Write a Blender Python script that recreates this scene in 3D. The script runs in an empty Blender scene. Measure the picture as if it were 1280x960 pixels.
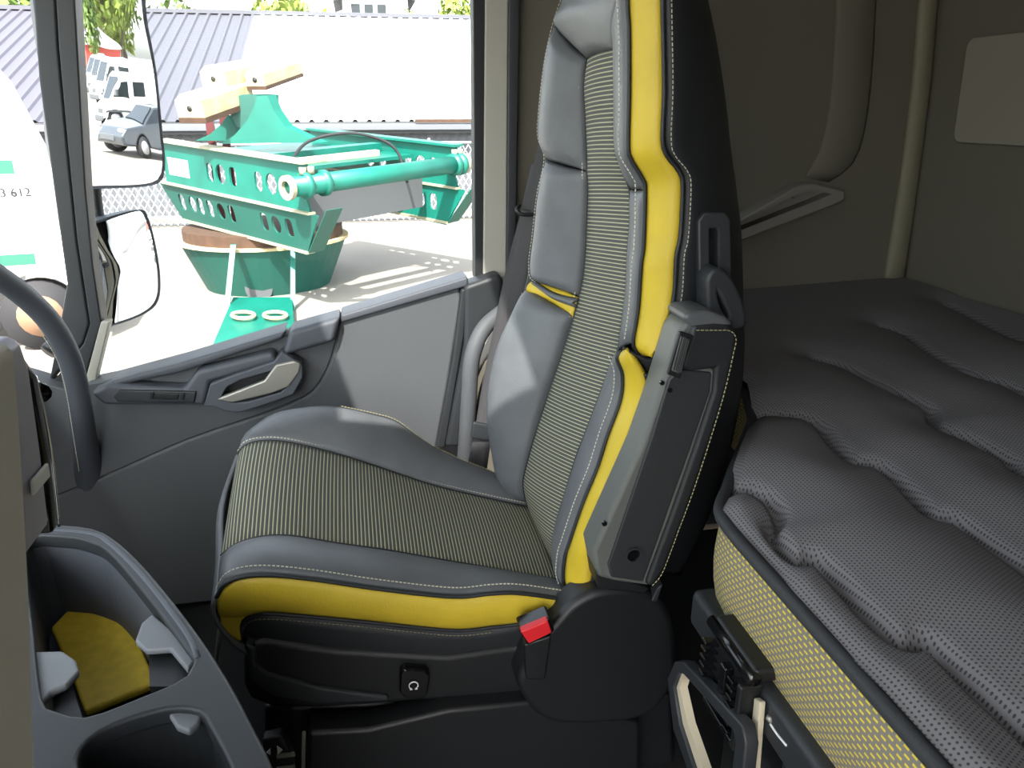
import bpy, bmesh, math, random
import numpy as np
from mathutils import Vector, Matrix
random.seed(7)
S = bpy.context.scene
COL = S.collection

# ------------------------------------------------------------------ camera
F_PX, PITCH, YAW = 950.0, math.radians(20), math.radians(11)
CAM = Vector((0, 0, 1.2))
FW = Vector((math.sin(YAW)*math.cos(PITCH), math.cos(YAW)*math.cos(PITCH), -math.sin(PITCH)))
RT = Vector((math.cos(YAW), -math.sin(YAW), 0))
UP = RT.cross(FW)
cd = bpy.data.cameras.new('camera'); co = bpy.data.objects.new('camera', cd); COL.objects.link(co)
cd.sensor_width = 36; cd.lens = 36*F_PX/1280; cd.clip_start = .02; cd.clip_end = 400
co.matrix_world = Matrix.Translation(CAM) @ Matrix((RT, UP, -FW)).transposed().to_4x4()
S.camera = co

# ------------------------------------------------------------------ sky, sun, exposure
TO_SUN = Vector((-.2, -.6, .75)).normalized()
w = bpy.data.worlds.new('sky'); S.world = w; w.use_nodes = True
wn = w.node_tree; bg = wn.nodes['Background']
sky = wn.nodes.new('ShaderNodeTexSky'); sky.sky_type = 'NISHITA'; sky.sun_disc = False
sky.sun_elevation = math.asin(TO_SUN.z); sky.sun_rotation = math.atan2(TO_SUN.x, TO_SUN.y)
sky.air_density = 1.0; sky.dust_density = 2.5; sky.ozone_density = .8
hz = wn.nodes.new('ShaderNodeHueSaturation'); hz.inputs['Saturation'].default_value = .35
wn.links.new(sky.outputs[0], hz.inputs['Color']); wn.links.new(hz.outputs[0], bg.inputs['Color'])
bg.inputs['Strength'].default_value = .5
sl = bpy.data.lights.new('sun', 'SUN'); so = bpy.data.objects.new('sun', sl); COL.objects.link(so)
sl.energy = 9.0; sl.angle = math.radians(.6); sl.color = (1, .96, .9)
so.rotation_euler = TO_SUN.to_track_quat('Z', 'Y').to_euler(); so.location = (-4, -7, 12)
def portal(name, loc, rot, sx, sy):
    l = bpy.data.lights.new(name, 'AREA'); l.shape = 'RECTANGLE'; l.size = sx; l.size_y = sy
    l.cycles.is_portal = True
    o = bpy.data.objects.new(name, l); COL.objects.link(o); o.location = loc; o.rotation_euler = rot
R_ = math.radians
portal('portal_windshield', (-1.06, .58, 1.35), (0, R_(-90), 0), 1.2, 2.5)
portal('portal_driver_door', (-.48, -.72, .95), (R_(90), 0, 0), 1.1, 1.8)
portal('portal_passenger_window', (-.15, 1.96, 1.05), (R_(-90), 0, 0), 1.1, 1.1)
vs = S.view_settings
vs.view_transform = 'Standard'; vs.look = 'None'; vs.exposure = .9; vs.gamma = 1; vs.use_curve_mapping = False
S.cycles.max_bounces = 10; S.cycles.diffuse_bounces = 5; S.cycles.transparent_max_bounces = 16
S.cycles.sample_clamp_indirect = 6

# ------------------------------------------------------------------ helpers
def ray(x, y): return FW + RT*((x-640)/F_PX) + UP*((480-y)/F_PX)
def W(x, y, X=None, Y=None, Z=None):
    d = ray(x, y)
    i, v = (0, X) if X is not None else (1, Y) if Y is not None else (2, Z)
    return CAM + d*((v-CAM[i])/d[i])
def PL(Y, *pts): return [W(x, y, Y=Y) for x, y in pts]
def P3(*pts): return [W(x, y, Y=Y) for x, y, Y in pts]
def lin(h):
    h = h.lstrip('#'); c = [int(h[i:i+2], 16)/255 for i in (0, 2, 4)]
    return tuple(v/12.92 if v <= .04045 else ((v+.055)/1.055)**2.4 for v in c)+(1,)

def mat(name, color, rough=.5, metal=0, noise=0, nscale=30, bump=0, bscale=200, spec=.5, color2=None, coat=0):
    m = bpy.data.materials.new(name); m.use_nodes = True; t = m.node_tree; b = t.nodes['Principled BSDF']
    c = lin(color) if isinstance(color, str) else color
    b.inputs['Base Color'].default_value = c; b.inputs['Roughness'].default_value = rough
    b.inputs['Metallic'].default_value = metal; b.inputs['Specular IOR Level'].default_value = spec
    b.inputs['Coat Weight'].default_value = coat
    tc = t.nodes.new('ShaderNodeTexCoord')
    if noise:
        n = t.nodes.new('ShaderNodeTexNoise'); n.inputs['Scale'].default_value = nscale; n.inputs['Detail'].default_value = 6
        t.links.new(tc.outputs['Object'], n.inputs['Vector'])
        r = t.nodes.new('ShaderNodeMapRange'); r.inputs[1].default_value = .3; r.inputs[2].default_value = .7
        t.links.new(n.outputs['Fac'], r.inputs[0])
        mx = t.nodes.new('ShaderNodeMix'); mx.data_type = 'RGBA'
        mx.inputs[6].default_value = c
        mx.inputs[7].default_value = lin(color2) if color2 else tuple(v*(1-noise) for v in c[:3])+(1,)
        if color2:
            ml = t.nodes.new('ShaderNodeMath'); ml.operation = 'MULTIPLY'; ml.inputs[1].default_value = noise
            t.links.new(r.outputs[0], ml.inputs[0]); t.links.new(ml.outputs[0], mx.inputs[0])
        else: t.links.new(r.outputs[0], mx.inputs[0])
        t.links.new(mx.outputs[2], b.inputs['Base Color'])
    if bump:
        n2 = t.nodes.new('ShaderNodeTexNoise'); n2.inputs['Scale'].default_value = bscale; n2.inputs['Detail'].default_value = 3
        t.links.new(tc.outputs['Object'], n2.inputs['Vector'])
        bp = t.nodes.new('ShaderNodeBump'); bp.inputs['Strength'].default_value = bump; bp.inputs['Distance'].default_value = .002
        t.links.new(n2.outputs['Fac'], bp.inputs['Height']); t.links.new(bp.outputs[0], b.inputs['Normal'])
    return m
def math_node(t, op, a, b=None):
    n = t.nodes.new('ShaderNodeMath'); n.operation = op
    for i, v in enumerate((a, b)):
        if v is None: continue
        if isinstance(v, (int, float)): n.inputs[i].default_value = v
        else: t.links.new(v, n.inputs[i])
    return n.outputs[0]
def clear_glass(name, tint, refl=.06, rough=0):
    m = bpy.data.materials.new(name); m.use_nodes = True; t = m.node_tree; t.nodes.clear()
    o = t.nodes.new('ShaderNodeOutputMaterial'); tr = t.nodes.new('ShaderNodeBsdfTransparent'); g = t.nodes.new('ShaderNodeBsdfGlossy')
    tr.inputs[0].default_value = tint; g.inputs['Roughness'].default_value = rough
    lw = t.nodes.new('ShaderNodeLayerWeight'); lw.inputs[0].default_value = .25
    f = math_node(t, 'MULTIPLY', lw.outputs['Fresnel'], refl*4)
    mx = t.nodes.new('ShaderNodeMixShader')
    t.links.new(f, mx.inputs[0]); t.links.new(tr.outputs[0], mx.inputs[1]); t.links.new(g.outputs[0], mx.inputs[2]); t.links.new(mx.outputs[0], o.inputs[0])
    return m
def stripe_fabric(name, period, frac, c_base, c_line):
    m = mat(name, c_base, .85); t = m.node_tree; b = t.nodes['Principled BSDF']
    uv = t.nodes.new('ShaderNodeUVMap'); sp = t.nodes.new('ShaderNodeSeparateXYZ'); t.links.new(uv.outputs[0], sp.inputs[0])
    fr = math_node(t, 'FRACT', math_node(t, 'MULTIPLY', sp.outputs[0], 1/period))
    d = math_node(t, 'ABSOLUTE', math_node(t, 'SUBTRACT', fr, .5))
    line = math_node(t, 'LESS_THAN', d, frac/2)
    mx = t.nodes.new('ShaderNodeMix'); mx.data_type = 'RGBA'; mx.inputs[6].default_value = lin(c_base); mx.inputs[7].default_value = lin(c_line)
    t.links.new(line, mx.inputs[0]); t.links.new(mx.outputs[2], b.inputs['Base Color'])
    bp = t.nodes.new('ShaderNodeBump'); bp.inputs['Strength'].default_value = .5; bp.inputs['Distance'].default_value = .0015
    t.links.new(d, bp.inputs['Height']); t.links.new(bp.outputs[0], b.inputs['Normal'])
    return m
def dot_fabric(name, cell, c_base, c_dot):
    m = mat(name, c_base, .9); t = m.node_tree; b = t.nodes['Principled BSDF']
    uv = t.nodes.new('ShaderNodeUVMap'); sp = t.nodes.new('ShaderNodeSeparateXYZ'); t.links.new(uv.outputs[0], sp.inputs[0])
    v = math_node(t, 'MULTIPLY', sp.outputs[1], 1/cell)
    row = math_node(t, 'FLOOR', v)
    u = math_node(t, 'ADD', math_node(t, 'MULTIPLY', sp.outputs[0], 1/(cell*1.15)), math_node(t, 'MULTIPLY', row, .5))
    du = math_node(t, 'SUBTRACT', math_node(t, 'FRACT', u), .5); dv = math_node(t, 'SUBTRACT', math_node(t, 'FRACT', v), .5)
    r2 = math_node(t, 'ADD', math_node(t, 'MULTIPLY', du, du), math_node(t, 'MULTIPLY', dv, dv))
    k = math_node(t, 'LESS_THAN', r2, .06)
    mx = t.nodes.new('ShaderNodeMix'); mx.data_type = 'RGBA'; mx.inputs[6].default_value = lin(c_base); mx.inputs[7].default_value = lin(c_dot)
    t.links.new(k, mx.inputs[0]); t.links.new(mx.outputs[2], b.inputs['Base Color'])
    bp = t.nodes.new('ShaderNodeBump'); bp.inputs['Strength'].default_value = .6; bp.inputs['Distance'].default_value = .002; bp.invert = True
    t.links.new(k, bp.inputs['Height']); t.links.new(bp.outputs[0], b.inputs['Normal'])
    return m
def dash_fabric(name, c_base, c_line):
    m = mat(name, c_base, .9); t = m.node_tree; b = t.nodes['Principled BSDF']
    uv = t.nodes.new('ShaderNodeUVMap'); sp = t.nodes.new('ShaderNodeSeparateXYZ'); t.links.new(uv.outputs[0], sp.inputs[0])
    u = math_node(t, 'MULTIPLY', sp.outputs[1], 1/.0065); col = math_node(t, 'FLOOR', u)
    off = math_node(t, 'FRACT', math_node(t, 'MULTIPLY', col, .381))
    v = math_node(t, 'ADD', math_node(t, 'MULTIPLY', sp.outputs[0], 1/.0135), off)
    du = math_node(t, 'ABSOLUTE', math_node(t, 'SUBTRACT', math_node(t, 'FRACT', u), .5))
    k = math_node(t, 'MULTIPLY', math_node(t, 'LESS_THAN', du, .17), math_node(t, 'LESS_THAN', math_node(t, 'FRACT', v), .62))
    mx = t.nodes.new('ShaderNodeMix'); mx.data_type = 'RGBA'; mx.inputs[6].default_value = lin(c_base); mx.inputs[7].default_value = lin(c_line)
    t.links.new(k, mx.inputs[0]); t.links.new(mx.outputs[2], b.inputs['Base Color'])
    return m

M = {}
def mk(key, *a, **k): M[key] = mat(key, *a, **k)
mk('leather', '#64676a', .45, bump=.25, bscale=350, noise=.25, nscale=12)
mk('leather_dark', '#202326', .5, bump=.2, bscale=400)
mk('leather_yellow', '#d2b732', .45, bump=.18, bscale=300, noise=.12, nscale=14)
mk('yellow_mat', '#e6c63a', .6, bump=.5, bscale=160, noise=.2, nscale=60)
M['stripe'] = stripe_fabric('stripe', .0068, .28, '#4a4b47', '#a8a888')
M['quilt'] = dot_fabric('quilt', .0046, '#757374', '#3d3d3f')
M['dash_weave'] = dash_fabric('dash_weave', '#7d776b', '#d8c23c')
mk('piping', '#2f3133', .7, bump=.3, bscale=500)
mk('thread', '#cfccb8', .6)
mk('thread_gold', '#9c9670', .6)
mk('plastic_black', '#17191b', .45, bump=.15, bscale=600)
mk('plastic_gloss', '#0e0f11', .18)
mk('plastic_dark', '#2a2d30', .5, bump=.15, bscale=500)
mk('plastic_slate', '#4d5158', .55, bump=.15, bscale=500)
mk('plastic_grey', '#85847c', .6, bump=.25, bscale=500)
mk('trim_light', '#a9a69b', .6, bump=.1, bscale=400)
mk('plastic_mid', '#6f7276', .5, bump=.15, bscale=500)
mk('door_grey', '#54575a', .6, bump=.25, bscale=500)
mk('arm_side', '#5d605c', .5, bump=.15, bscale=500)
mk('cloth_grey', '#d8d4c9', .85, bump=.4, bscale=700)
mk('metal_silver', '#9d9a92', .4, metal=.5)
mk('chrome', '#d8d8de', .15, metal=1)
mk('bezel_violet', '#b9b7c6', .4)
mk('wall_taupe', '#6b675b', .8, bump=.2, bscale=400)
mk('wall_pale', '#938d80', .8)
mk('post_taupe', '#89846f', .75)
mk('tray_grey', '#807c75', .6)
mk('beige', '#c7bda3', .6)
mk('floor_dark', '#131517', .9, bump=.4, bscale=100)
mk('belt', '#3d3c3d', .75, bump=.4, bscale=900)
mk('belt_red', '#d8232b', .4)
mk('print_white', '#e8e8e8', .6)
mk('mirror', (.93, .94, .95, 1), .005, metal=1)
mk('rubber', '#1c1d20', .6)
mk('cab_white', '#e9eaec', .3)
mk('ground', '#837e76', .9, noise=.6, nscale=.5, color2='#756e66', bump=.4, bscale=20)
mk('green', '#036658', .45, noise=.25, nscale=3, bump=.1, bscale=40)
mk('green_shaded', '#0d4f44', .55, noise=.4, nscale=4, color2='#1c4841')  # darker copy of the green, with the shade of undersides and ends put in
mk('edge_pale', '#8d8a74', .7)  # pale highlights along the machine's edges, put into the colour
mk('rust', '#503726', .85, noise=.6, nscale=8, color2='#2f211a')
mk('timber', '#cfbf97', .75, noise=.6, nscale=5, color2='#8d7048')
mk('red_post', '#521319', .6)
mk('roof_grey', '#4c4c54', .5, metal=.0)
mk('roof_glare', '#f4f4f2', .35)  # sun glare on the right part of the roof, painted as white sheets
mk('shed_wall', '#5f6166', .6)
mk('shed_dark', '#4b4d50', .7)
mk('wire', '#b9bcc0', .5, metal=.2)
mk('leaf_a', '#5a7226', .7, noise=.6, nscale=2, color2='#33491c')
mk('leaf_b', '#85953c', .7, noise=.5, nscale=2, color2='#566c2a')
mk('bark', '#5b5146', .9)
mk('van_white', '#f2f2f2', .3)
mk('car_dark', '#32373d', .25, coat=.5)
mk('window_dark', '#20262c', .08)
mk('tyre', '#232325', .8)
mk('hub', '#b6b6b8', .35, metal=.6)
mk('hub_rust', '#8d6f57', .6, metal=.2)
mk('logo_green', '#23604e', .6)
mk('logo_grey', '#c9cbd6', .6)
mk('house_wall', '#d9dbe0', .8)
mk('brick_red', '#b04a40', .8)
mk('amber', '#d88a1a', .3)
M['glass_clear'] = clear_glass('glass_clear', (.94, .96, .95, 1), .05)
M['glass_tint'] = clear_glass('glass_tint', (.72, .72, .72, 1), .06, .02)
M['glass_wind'] = clear_glass('glass_wind', (.88, .91, .9, 1), .04)

def tag(o, label=None, cat=None, group=None, kind=None):
    if label: o['label'] = label
    if cat: o['category'] = cat
    if group: o['group'] = group
    if kind: o['kind'] = kind
    return o
def empty(name, loc=(0, 0, 0)):
    o = bpy.data.objects.new(name, None); COL.objects.link(o); o.location = loc; o.empty_display_size = .05
    return o
def obj(name, verts, faces, m, parent=None, smooth=False, bevel=0, seg=2, solid=0, sub=0, uvs=None, smooth_angle=None, off=-1):
    me = bpy.data.meshes.new(name)
    pm = parent_world(parent)
    if pm != Vector((0, 0, 0)): verts = [Vector(v)-pm for v in verts]
    me.from_pydata([tuple(v) for v in verts], [], faces); me.update()
    bm = bmesh.new(); bm.from_mesh(me)
    if uvs is None: bmesh.ops.recalc_face_normals(bm, faces=bm.faces)
    bm.to_mesh(me); bm.free()
    if uvs is not None:
        l = me.uv_layers.new(name='uv')
        for lp in me.loops: l.data[lp.index].uv = uvs[lp.vertex_index]
    me.materials.append(M[m])
    for p in me.polygons: p.use_smooth = smooth
    o = bpy.data.objects.new(name, me); COL.objects.link(o)
    if parent: o.parent = parent
    if solid:
        md = o.modifiers.new('solid', 'SOLIDIFY'); md.thickness = solid; md.offset = off
    if bevel:
        md = o.modifiers.new('bevel', 'BEVEL'); md.width = bevel; md.segments = seg; md.limit_method = 'ANGLE'; md.angle_limit = R_(35)
        for p in me.polygons: p.use_smooth = True
        md.harden_normals = False
        wn_ = o.modifiers.new('wn', 'WEIGHTED_NORMAL'); wn_.keep_sharp = True
    if sub:
        md = o.modifiers.new('sub', 'SUBSURF'); md.levels = sub; md.render_levels = sub
    return o
def parent_world(p):
    v = Vector((0, 0, 0))
    while p is not None: v += p.location; p = p.parent
    return v
def box(name, lo, hi, m, parent=None, bevel=0, seg=2, rot=None, **k):
    lo, hi = Vector(lo), Vector(hi)
    vs_ = [Vector((x, y, z)) for x in (lo.x, hi.x) for y in (lo.y, hi.y) for z in (lo.z, hi.z)]
    if rot is not None:
        c = (lo+hi)/2; vs_ = [c+rot @ (v-c) for v in vs_]
    fs = [(0, 1, 3, 2), (4, 6, 7, 5), (0, 4, 5, 1), (2, 3, 7, 6), (0, 2, 6, 4), (1, 5, 7, 3)]
    return obj(name, vs_, fs, m, parent, bevel=bevel, seg=seg, **k)
def prism(name, pts, off, m, parent=None, bevel=0, seg=2, smooth=False, off0=None):
    """pts: planar 3D polygon; extruded by the vector off"""
    off = Vector(off); o0 = Vector(off0) if off0 is not None else Vector((0, 0, 0))
    n = len(pts); vs_ = [Vector(p)+o0 for p in pts]+[Vector(p)+off for p in pts]
    fs = [tuple(range(n)), tuple(range(2*n-1, n-1, -1))]+[(i, i+n, (i+1) % n+n, (i+1) % n) for i in range(n)]
    return obj(name, vs_, fs, m, parent, bevel=bevel, seg=seg, smooth=smooth)
def spline(pts, n, closed=False):
    """Catmull-Rom through pts, resampled to n evenly spaced points"""
    pts = [Vector(p) for p in pts]
    if len(pts) == 2: dense = [pts[0].lerp(pts[1], i/63) for i in range(64)]
    else:
        ext = ([pts[-1]]+pts+[pts[0], pts[1]]) if closed else ([pts[0]*2-pts[1]]+pts+[pts[-1]*2-pts[-2]])
        dense = []
        for i in range(1, len(ext)-2):
            p0, p1, p2, p3 = ext[i-1:i+3]
            for s in range(16):
                t = s/16
                dense.append(.5*((2*p1)+(p2-p0)*t+(2*p0-5*p1+4*p2-p3)*t*t+(3*p1-p0-3*p2+p3)*t**3))
        if not closed: dense.append(pts[-1])
        else: dense.append(pts[0])
    L = [0]
    for a, b in zip(dense, dense[1:]): L.append(L[-1]+(b-a).length)
    out = []; j = 0; tot = L[-1]; m_ = n if closed else n-1
    for i in range(n):
        s = tot*i/m_
        while j < len(L)-2 and L[j+1] < s: j += 1
        d = L[j+1]-L[j]; out.append(dense[j].lerp(dense[j+1], (s-L[j])/d if d > 1e-9 else 0))
    return out
def plen(p): return sum((b-a).length for a, b in zip(p, p[1:]))
def tube(name, pts, r, m, parent=None, seg=10, n=None, radii=None, flat=None, closed=False):
    q = spline(pts, n or max(2, len(pts)*5), closed) if (len(pts) > 2) else [Vector(p) for p in pts]
    if radii is None: radii = [r]*len(q)
    else:
        xs = np.linspace(0, 1, len(radii)); radii = list(np.interp(np.linspace(0, 1, len(q)), xs, radii))
    vs_, fs = [], []
    t0 = (q[1]-q[0]).normalized(); ref = Vector((0, 0, 1)) if abs(t0.z) < .9 else Vector((1, 0, 0))
    nx = t0.cross(ref).normalized()
    N = len(q)
    for i, p in enumerate(q):
        if closed: t = (q[(i+1) % N]-q[i-1]).normalized()
        else: t = (q[min(i+1, N-1)]-q[max(i-1, 0)]).normalized()
        nx = (nx-t*nx.dot(t)).normalized(); ny = t.cross(nx)
        for k in range(seg):
            a = 2*math.pi*k/seg; vs_.append(p+(nx*math.cos(a)+ny*math.sin(a)*(flat or 1))*radii[i])
    for i in range(N if closed else N-1):
        j = (i+1) % N
        for k in range(seg): fs.append((i*seg+k, i*seg+(k+1) % seg, j*seg+(k+1) % seg, j*seg+k))
    if not closed:
        fs.append(tuple(range(seg))); fs.append(tuple(range((N-1)*seg, N*seg))[::-1])
    o = obj(name, vs_, fs, m, parent, smooth=True)
    return o
def panel(name, A, B, m, parent=None, bulge=.01, d=(0, 0, 1), nu=40, nv=10, solid=.006, power=.6, mid=None, endfall=True):
    """upholstery panel between two seam curves, puffed along d"""
    a, b = spline(A, nu), spline(B, nu); d = Vector(d).normalized()
    c = spline(mid, nu) if mid else None
    la, lb = plen(a), plen(b); L = (la+lb)/2
    vs_, fs, uv = [], [], []
    for i in range(nu):
        for j in range(nv):
            v = j/(nv-1); u = i/(nu-1)
            if c: p = a[i]*((1-v)*(1-2*v))+c[i]*(4*v*(1-v))+b[i]*(v*(2*v-1))
            else: p = a[i].lerp(b[i], v)
            s = max(0, math.sin(math.pi*v))**power
            if endfall: s *= min(1, (min(u, 1-u)*L/.02+.02))**.5
            vs_.append(p+d*bulge*s); uv.append((u*L, v*(b[i]-a[i]).length))
    for i in range(nu-1):
        for j in range(nv-1): fs.append((i*nv+j, i*nv+j+1, (i+1)*nv+j+1, (i+1)*nv+j))
    # orient along d
    f = fs[len(fs)//2]; nrm = (vs_[f[1]]-vs_[f[0]]).cross(vs_[f[2]]-vs_[f[0]])
    if nrm.dot(d) < 0: fs = [t[::-1] for t in fs]
    return obj(name, vs_, fs, m, parent, smooth=True, solid=solid, uvs=uv)
def stitch(name, pts, parent, m='thread', step=.0065, ln=.0042, r=.0009, d=(0, 0, 0)):
    L = plen(spline(pts, 60)); n = max(3, int(L/step)); q = spline(pts, n*2+1); d = Vector(d)
    vs_, fs = [], []
    for i in range(0, 2*n, 2):
        a, b = q[i], q[i+1]; e = (b-a)
        if e.length < 1e-6: continue
        t = e.normalized(); b = a+t*ln; nx = t.cross(Vector((.3, .5, .8))).normalized(); ny = t.cross(nx); k = len(vs_)
        for p in (a, b):
            for sx, sy in ((1, 0), (0, 1), (-1, 0), (0, -1)): vs_.append(p+d+(nx*sx+ny*sy)*r)
        fs += [(k+i_, k+(i_+1) % 4, k+4+(i_+1) % 4, k+4+i_) for i_ in range(4)]+[(k, k+1, k+2, k+3), (k+7, k+6, k+5, k+4)]
    return tag(obj(name, vs_, fs, m, parent), kind='stuff')
def plate(name, outline, holes, th, org, ux, uy, m, parent=None, bevel=0):
    """flat plate with real holes: 2D outline and holes in the frame (ux, uy), thickness th along ux x uy"""
    cu = bpy.data.curves.new(name, 'CURVE'); cu.dimensions = '2D'; cu.fill_mode = 'BOTH'; cu.extrude = th/2; cu.bevel_depth = bevel
    for loop in [outline]+list(holes):
        s = cu.splines.new('POLY'); s.points.add(len(loop)-1); s.use_cyclic_u = True
        for p, q in zip(s.points, loop): p.co = (q[0], q[1], 0, 1)
    t = bpy.data.objects.new(name+'_c', cu); COL.objects.link(t)
    dg = bpy.context.evaluated_depsgraph_get(); me = bpy.data.meshes.new_from_object(t.evaluated_get(dg))
    bpy.data.objects.remove(t); bpy.data.curves.remove(cu)
    ux, uy = Vector(ux).normalized(), Vector(uy).normalized(); uz = ux.cross(uy).normalized(); org = Vector(org)-parent_world(parent)
    me.transform(Matrix.Translation(org) @ Matrix((ux, uy, uz)).transposed().to_4x4())
    me.materials.clear(); me.materials.append(M[m]); me.name = name
    o = bpy.data.objects.new(name, me); COL.objects.link(o)
    if parent: o.parent = parent
    return o
def ell(cx, cy, rx, ry, n=20, sq=1): return [(cx+rx*math.copysign(abs(math.cos(a))**sq, math.cos(a)), cy+ry*math.copysign(abs(math.sin(a))**sq, math.sin(a))) for a in (2*math.pi*i/n for i in range(n))]
def rrect(x0, y0, x1, y1, r, n=5):
    out = []
    for cx, cy, a0 in ((x1-r, y1-r, 0), (x0+r, y1-r, 90), (x0+r, y0+r, 180), (x1-r, y0+r, 270)):
        for i in range(n+1):
            a = R_(a0+90*i/n); out.append((cx+r*math.cos(a), cy+r*math.sin(a)))
    return out
def copy_tree(o, parent=None):
    c = o.copy(); COL.objects.link(c); c.parent = parent
    for ch in list(o.children): copy_tree(ch, c)
    return c
def text_mesh(name, s, size, org, ux, uy, m, parent=None, th=.0006, align='CENTER'):
    cu = bpy.data.curves.new(name, 'FONT'); cu.body = s; cu.size = size; cu.extrude = th/2; cu.align_x = align; cu.align_y = 'CENTER'
    t = bpy.data.objects.new(name+'_c', cu); COL.objects.link(t)
    dg = bpy.context.evaluated_depsgraph_get(); me = bpy.data.meshes.new_from_object(t.evaluated_get(dg))
    bpy.data.objects.remove(t); bpy.data.curves.remove(cu)
    ux, uy = Vector(ux).normalized(), Vector(uy).normalized(); uz = ux.cross(uy)
    me.transform(Matrix.Translation(Vector(org)-parent_world(parent)) @ Matrix((ux, uy, uz)).transposed().to_4x4())
    me.materials.clear(); me.materials.append(M[m])
    o = bpy.data.objects.new(name, me); COL.objects.link(o)
    if parent: o.parent = parent
    return o
def struct(o): return tag(o, kind='structure')

GZ = -1.45                                     # the yard's ground level, the cab floor is at 0
WALL_Y, REAR_X, DOOR_Y = 1.9, 1.515, 1.74

# ================================================================== cab shell
struct(box('floor', (-1.0, -.65, -.05), (1.55, 1.86, 0), 'floor_dark'))
ceil = struct(plate('ceiling', [(-1.0, -.68), (1.56, -.68), (1.56, 1.95), (-1.0, 1.95)], [[(-.44, .34), (-.02, .34), (-.02, .90), (-.44, .90)]], .05, (0, 0, 1.975), (1, 0, 0), (0, 1, 0), 'wall_taupe'))
struct(box('window_3', (-.46, .32, 2.0), (0, .92, 2.008), 'glass_tint'))
wr = empty('wall_rear', (REAR_X, .6, .7)); struct(wr)
prism('lining', [(1.56, -.68, -.05), (1.53, -.68, -.05), (1.52, -.68, .72), (1.455, -.68, 1.95), (1.56, -.68, 1.95)], (0, 2.6, 0), 'wall_taupe', wr)
# pale panel fixed to the rear wall
def RW(px_, py_, lift=0):                      # pixel -> point on the leaning rear wall
    d = ray(px_, py_); n = Vector((1, 0, .0528)); p0 = Vector((1.52, 0, .72))
    t = (p0-CAM).dot(n)/d.dot(n); return CAM+d*t-n.normalized()*lift
a_, b_ = RW(1213, 50), RW(1202, 176)
y1 = (a_.y+b_.y)/2; nrm = Vector((-1, 0, -.0528)).normalized(); upv = Vector((-.0528, 0, 1)).normalized()
hh = (a_-b_).length
plate('storage_panel', rrect(-.9, 0, 0, hh, .02), [], .012, Vector((b_.x, y1, b_.z))+nrm*.006, (0, 1, 0), upv, 'wall_pale', wr, bevel=.003)
ws = empty('wall_side', (.9, WALL_Y, 0)); struct(ws)
box('lining', (.33, WALL_Y, -.05), (1.56, WALL_Y+.03, 1.95), 'wall_taupe', ws)
box('lower_lining', (.40, WALL_Y-.012, 0), (1.5, WALL_Y-.001, .72), 'floor_dark', ws)
# moulded fold running down the side wall
fold_l = [(1062, -420), (1050, -160), (1043, 60), (1036, 140), (1024, 190), (1006, 222)]; fold_r = [(1118, -420), (1103, -160), (1092, 70), (1082, 160), (1066, 205), (1036, 228)]
panel('moulded_fold', [W(x, y, Y=WALL_Y) for x, y in fold_l], [W(x, y, Y=WALL_Y) for x, y in fold_r], 'wall_taupe', ws, .014, (0, -1, 0), 30, 12, .004, power=.8)
panel('corner_post', [W(1200, -450, Y=1.9), W(1153, -60, Y=1.9), W(1139, 100, Y=1.9), W(1124, 220, Y=1.9), W(1103, 352, Y=1.9)], [W(1228, -450, Y=1.9), W(1180, -60, Y=1.9), W(1165, 100, Y=1.9), W(1150, 220, Y=1.9), W(1131, 352, Y=1.9)], 'post_taupe', ws, .02, (-.5, -1, 0), 24, 8, .004, endfall=False)
# moulded tray in the side wall
tp = PL(WALL_Y, (900, 282), (985, 232), (1003, 229), (1040, 238), (1040, 246), (1025, 253), (900, 300)); tin = PL(WALL_Y, (905, 279), (985, 240), (1000, 235), (1026, 240), (1010, 247), (905, 288))
tray = empty('wall_tray', W(980, 255, Y=1.88)); tag(tray, 'moulded grey grab tray set in the side wall behind the seat', 'tray')
plate('rim', [(p.x, p.z) for p in tp], [[(p.x, p.z) for p in tin]], .05, (0, WALL_Y-.022, 0), (1, 0, 0), (0, 0, 1), 'tray_grey', tray, bevel=.004)
prism('recess', [p+Vector((0, -.012, 0)) for p in tin], (0, .012, 0), 'plastic_grey', tray)
box('post', W(989, 247, Y=1.88)+Vector((-.004, -.02, -.0)), W(992, 236, Y=1.88)+Vector((.004, .01, .004)), 'tray_grey', tray, bevel=.002)

dw = empty('wall_driver', (.9, -.68, 0)); struct(dw)
box('lining', (0, -.71, -.05), (1.56, -.68, 1.95), 'wall_taupe', dw)
box('header', (-1.0, -.71, 1.80), (.05, -.68, 1.95), 'wall_taupe', dw)
fw_ = empty('wall_front', (-1.02, .6, 0)); struct(fw_)
box('firewall', (-1.06, -.68, -.05), (-1.0, 1.95, .78), 'plastic_dark', fw_)
box('header', (-1.06, -.68, 1.76), (-.96, 1.95, 2.0), 'plastic_dark', fw_)
box('overhead_shelf', (-.97, -.66, 1.70), (-.60, 1.77, 1.94), 'plastic_dark', fw_, bevel=.03)  # out of view, added to hold sky and sun light off the rear
# windshield, bowed
vs_, fs = [], []
for i in range(25):
    y = -.66+2.6*i/24; bow = .0+.25*(abs(y-.62)/1.3)**3
    for z, x in ((.78, -1.03), (1.9, -.96)): vs_.append((x+bow*.6, y, z))
for i in range(24): fs.append((2*i, 2*i+1, 2*i+3, 2*i+2))
struct(obj('window_2', vs_, fs, 'glass_wind', smooth=True, solid=.005))
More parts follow.
